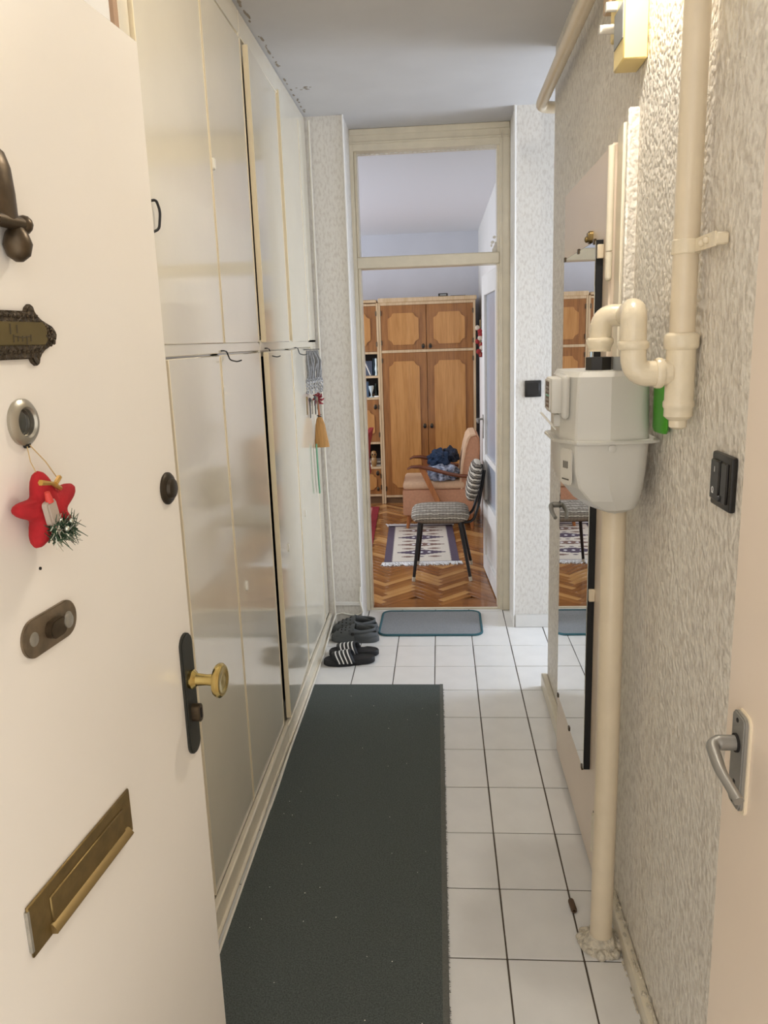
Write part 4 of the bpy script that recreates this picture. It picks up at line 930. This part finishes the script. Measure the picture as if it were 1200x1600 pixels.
add_uv(seat, lambda c: c.x*45, lambda c: (c.y*0.8+c.z*1.6)*17+0.2)
bk = MB().loft([[Vector((q.z, q.y, q.x)) for q in ring] for ring in cushion(0.27, 0.40, 0.080)]).build('backrest', STRIPE2, ch, loc=(0.218, 0, 0.655))
bk.rotation_euler = (0, R(12), 0)
add_uv(bk, lambda c: c.y*40, lambda c: c.z*30)
for nm, top, bot in (('leg', (-0.150, -0.150, 0.40), (-0.196, -0.192, 0.03)), ('leg', (-0.135, 0.15, 0.40), (-0.178, 0.205, 0.03)), ('leg', (0.115, -0.150, 0.40), (0.181, -0.198, 0.03)), ('leg', (0.125, 0.15, 0.40), (0.200, 0.195, 0.03))):
    lg = MB().cyl(bot, top, 0.0105, 0.0125, 12).build('leg', BLACKM, ch)
    dd = (Vector(bot)-Vector(top)).normalized()
    MB().cyl(bot, Vector(bot)+dd*0.0298, 0.0125, 0.011, 12).build('foot_cap', mat('pale_rubber', (206, 198, 180), 0.6), lg)
fm = MB().tube(fillet([(-0.15, -0.15, 0.395), (-0.15, 0.15, 0.395)], 0.02), 0.010, 8).tube([(0.12, -0.15, 0.395), (0.12, 0.15, 0.395)], 0.010, 8)
fm.tube([(-0.15, -0.15, 0.395), (0.12, -0.15, 0.395)], 0.010, 8).tube([(-0.15, 0.15, 0.395), (0.12, 0.15, 0.395)], 0.010, 8)
fm.build('seat_frame', BLACKM, ch)
for s in (-1, 1):
    MB().tube(fillet([(0.08, s*0.12, 0.392), (0.205, s*0.12, 0.385), (0.245, s*0.12, 0.50), (0.285, s*0.12, 0.74)], 0.05), 0.010, 10).build('back_support', BLACKM, ch)

# armchair ------------------------------------------------------------------------------
ac = thing('armchair', 'salmon upholstered armchair with dark wooden arms facing left', 'armchair', (0.0, 6.78, 0))
MB().box(-0.330, 0.27, -0.26, 0.26, 0.125, 0.345, bev=0.015, seg=2).build('seat_base', SALMON, ac)
sc_r = []
MB().box(-0.328, 0.20, -0.25, 0.25, 0.345, 0.415, bev=0.028, seg=3).build('seat_cushion', SALMON2, ac)
# back: profile prism in x-z, along y
prof = [(0.165, 0.30), (0.155, 0.42), (0.172, 0.56), (0.198, 0.69), (0.222, 0.77), (0.245, 0.80), (0.290, 0.806), (0.322, 0.775), (0.328, 0.70), (0.318, 0.55), (0.31, 0.30)]
bkm = MB().prism(prof, -0.24, 0.24, 0.012, M=MXZ).build('backrest', SALMON, ac)
frp = [(0.165, 0.31), (0.152, 0.42), (0.169, 0.56), (0.195, 0.69), (0.219, 0.775), (0.245, 0.808), (0.290, 0.812), (0.292, 0.80), (0.25, 0.79), (0.235, 0.765), (0.210, 0.69), (0.186, 0.56), (0.170, 0.42), (0.18, 0.31)]
MB().prism(frp, -0.246, 0.246, M=MXZ).build('lit_front', SALMON2, bkm)  # pale skin paints the light falling on the backrest front
for s in (-1, 1):
    y = s*0.285
    path = [(-0.285, y, 0.535), (-0.25, y, 0.552), (-0.18, y, 0.552), (-0.08, y, 0.530), (0.05, y, 0.490), (0.15, y, 0.468), (0.245, y, 0.460)]
    rings = []
    for i, (x, yy, z) in enumerate(path):
        w = (0.022, 0.030, 0.034, 0.030, 0.026, 0.024, 0.022)[i]; h = (0.008, 0.013, 0.017, 0.018, 0.017, 0.016, 0.016)[i]
        rings.append([Vector((x, yy+w*math.cos(a), z+h*math.sin(a))) for a in [2*PI*q/12 for q in range(12)]])
    am = MB().loft(rings).build('arm', W_ARM, ac)
    MB().loft([[Vector((x+0.024*c_, y+0.014*s_, z)) for c_, s_ in ((1, 1), (-1, 1), (-1, -1), (1, -1))] for x, z in ((-0.165, 0.545), (-0.10, 0.40), (-0.015, 0.21), (0.03, 0.12))]).build('strut', W_ARM2, am)
for x, y in ((-0.275, -0.22), (-0.275, 0.22), (0.24, -0.22), (0.24, 0.22)):
    MB().cyl((x*1.08, y*1.02, 0.0068 if x < 0 and y < 0 else 0.0005), (x, y, 0.13), 0.013, 0.021, 12).build('leg', W_ARM2, ac)
def heap(name, m, label, c, r, seed, cat='clothing', amp=0.35):
    bm = bmesh.new(); bmesh.ops.create_icosphere(bm, subdivisions=5, radius=1)
    for v in bm.verts:
        n1 = noise.noise(v.co*2.0+Vector((seed, 0, 0))); n2 = abs(noise.noise(v.co*4.5+Vector((0, seed, 0))))
        k = 1+amp*n1-0.22*n2
        q = v.co*k; v.co = Vector((q.x*r[0], q.y*r[1], max(q.z, -0.42)*r[2]))
    mb = MB(); mb._merge(bm)
    return tag(mb.build(name, m, loc=c, ang=80), label, cat, 'clothes heaped on the armchair')
heap('print_cloth', PRINTC, 'grey printed cloth at the bottom of the clothes heap on the armchair', (0.010, 6.70, 0.462), (0.140, 0.20, 0.105), 1.3)
heap('denim_trousers', DENIM, 'folded dark blue denim on top of the clothes heap', (-0.020, 6.74, 0.575), (0.095, 0.15, 0.085), 4.1)
heap('navy_shirt', NAVY, 'navy shirt crumpled against the armchair backrest', (0.085, 6.84, 0.585), (0.075, 0.14, 0.085), 8.7)

# kilim rug ---------------------------------------------------------------------------------
rg_ = thing('kilim_rug', 'cream and purple woven rug with white fringe under the side chair', 'rug', (-0.172, 6.09, 0), R(1.8))
RW, RL = 0.2765, 0.575
MB().box(-RW, RW, -RL, RL, 0.0008, 0.006).build('field', CREAMR, rg_)
bd = MB()
for s in (-1, 1):
    pts = [(s*RW, -RL)]; pts.append((s*(RW-0.052), -RL))
    n = 46
    for i in range(n): pts.append((s*(RW-0.052-(0.012 if i % 2 else 0)), -RL+2*RL*(i+0.5)/n))
    pts.append((s*(RW-0.052), RL)); pts.append((s*RW, RL))
    bd.prism(pts if s < 0 else pts[::-1], 0.0055, 0.0066)
bd.box(-RW, RW, RL-0.035, RL, 0.0055, 0.0066).box(-RW, RW, -RL, -RL+0.014, 0.0055, 0.0066)
bd.build('border', PURPLE, rg_)
def lozenge(m, cx, cy_, hx, hy, z0, z1, steps=6):
    pts = []
    for i in range(steps): pts += [(cx-hx+hx*i/steps, cy_+hy*i/steps), (cx-hx+hx*i/steps, cy_+hy*(i+1)/steps)]
    top = pts+[(2*cx-x, y) for x, y in pts[::-1]]
    full = top+[(x, 2*cy_-y) for x, y in top[::-1][1:-1]]
    m.prism(full[::-1], z0, z1)
pm, bmx, dm2 = MB(), MB(), MB()
for i, y in enumerate((-0.31, -0.08, 0.15, 0.38)):
    big = i in (0, 2)
    lozenge(pm if big else bmx, 0, y, 0.185, 0.072 if big else 0.05, 0.0055, 0.0066)
    for q in (-0.06, 0, 0.06): lozenge(dm2, q, y, 0.014, 0.016, 0.006, 0.0072, 2)
for i in range(5):
    y = -0.43+i*0.229
    for q in (-0.10, 0.10): lozenge(bmx, q, y, 0.05, 0.020, 0.0055, 0.0066, 3)
    lozenge(pm, 0, y, 0.02, 0.012, 0.0055, 0.0066, 2)
for b_, nm, mm in ((pm, 'purple_motif', PURPLE), (bmx, 'brown_motif', BROWNR), (dm2, 'cream_dot', FRINGE)):
    o = b_.build(nm, mm, rg_); o['kind'] = 'stuff'
fm = MB()
for s in (-1, 1):
    for i in range(150):
        x = -RW-0.01+(2*RW+0.02)*i/149; L = random.uniform(0.045, 0.085)
        fm.tube([(x, s*(RL-0.002), 0.004), (x+random.uniform(-0.01, 0.01), s*(RL+L*0.5), 0.007), (x+random.uniform(-0.03, 0.03), s*(RL+L), 0.003)], 0.0042, 4)
o = fm.build('fringe', FRINGE, rg_); o['kind'] = 'stuff'

# red carpet and red chair behind the doorway's left jamb ------------------------------------
rr_ = thing('red_carpet', 'dark red patterned carpet at the left behind the door jamb', 'carpet', (-1.375, 6.5, 0), R(2.1))
MB().box(-0.80, 0.80, -0.95, 0.95, 0.0008, 0.008, bev=0.002).build('pile', REDRUG, rr_)
o = MB().box(-0.68, 0.68, -0.83, 0.83, 0.0078, 0.0088).build('inner_field', DARKRUG, rr_)
MB().box(-0.735, 0.735, 0.875, 0.895, 0.0078, 0.0086).box(-0.735, 0.735, -0.895, -0.875, 0.0078, 0.0086).box(0.715, 0.735, -0.88, 0.88, 0.0078, 0.0086).box(-0.735, -0.715, -0.88, 0.88, 0.0078, 0.0086).build('border_line', mat('rug_line', (190, 120, 110), 0.95), rr_)
rc = thing('red_chair', 'red upholstered dining chair half hidden by the left door jamb', 'chair', (-0.845, 6.65, 0.009), R(0))
MB().box(-0.20, 0.20, -0.20, 0.20, 0.42, 0.47, bev=0.02, seg=2).build('seat', REDCH, rc)
MB().prism([(0.19, 0.45), (0.175, 0.56), (0.185, 0.70), (0.222, 0.845), (0.260, 0.845), (0.226, 0.70), (0.215, 0.56), (0.225, 0.45)], -0.20, 0.20, 0.01, M=MXZ).build('backrest', REDCH, rc)
for x, y in ((-0.17, -0.17), (-0.17, 0.17), (0.17, -0.17), (0.17, 0.17)): MB().cyl((x*1.05, y*1.05, 0.001), (x, y, 0.43), 0.014, 0.018, 10).build('leg', W_ARM, rc)
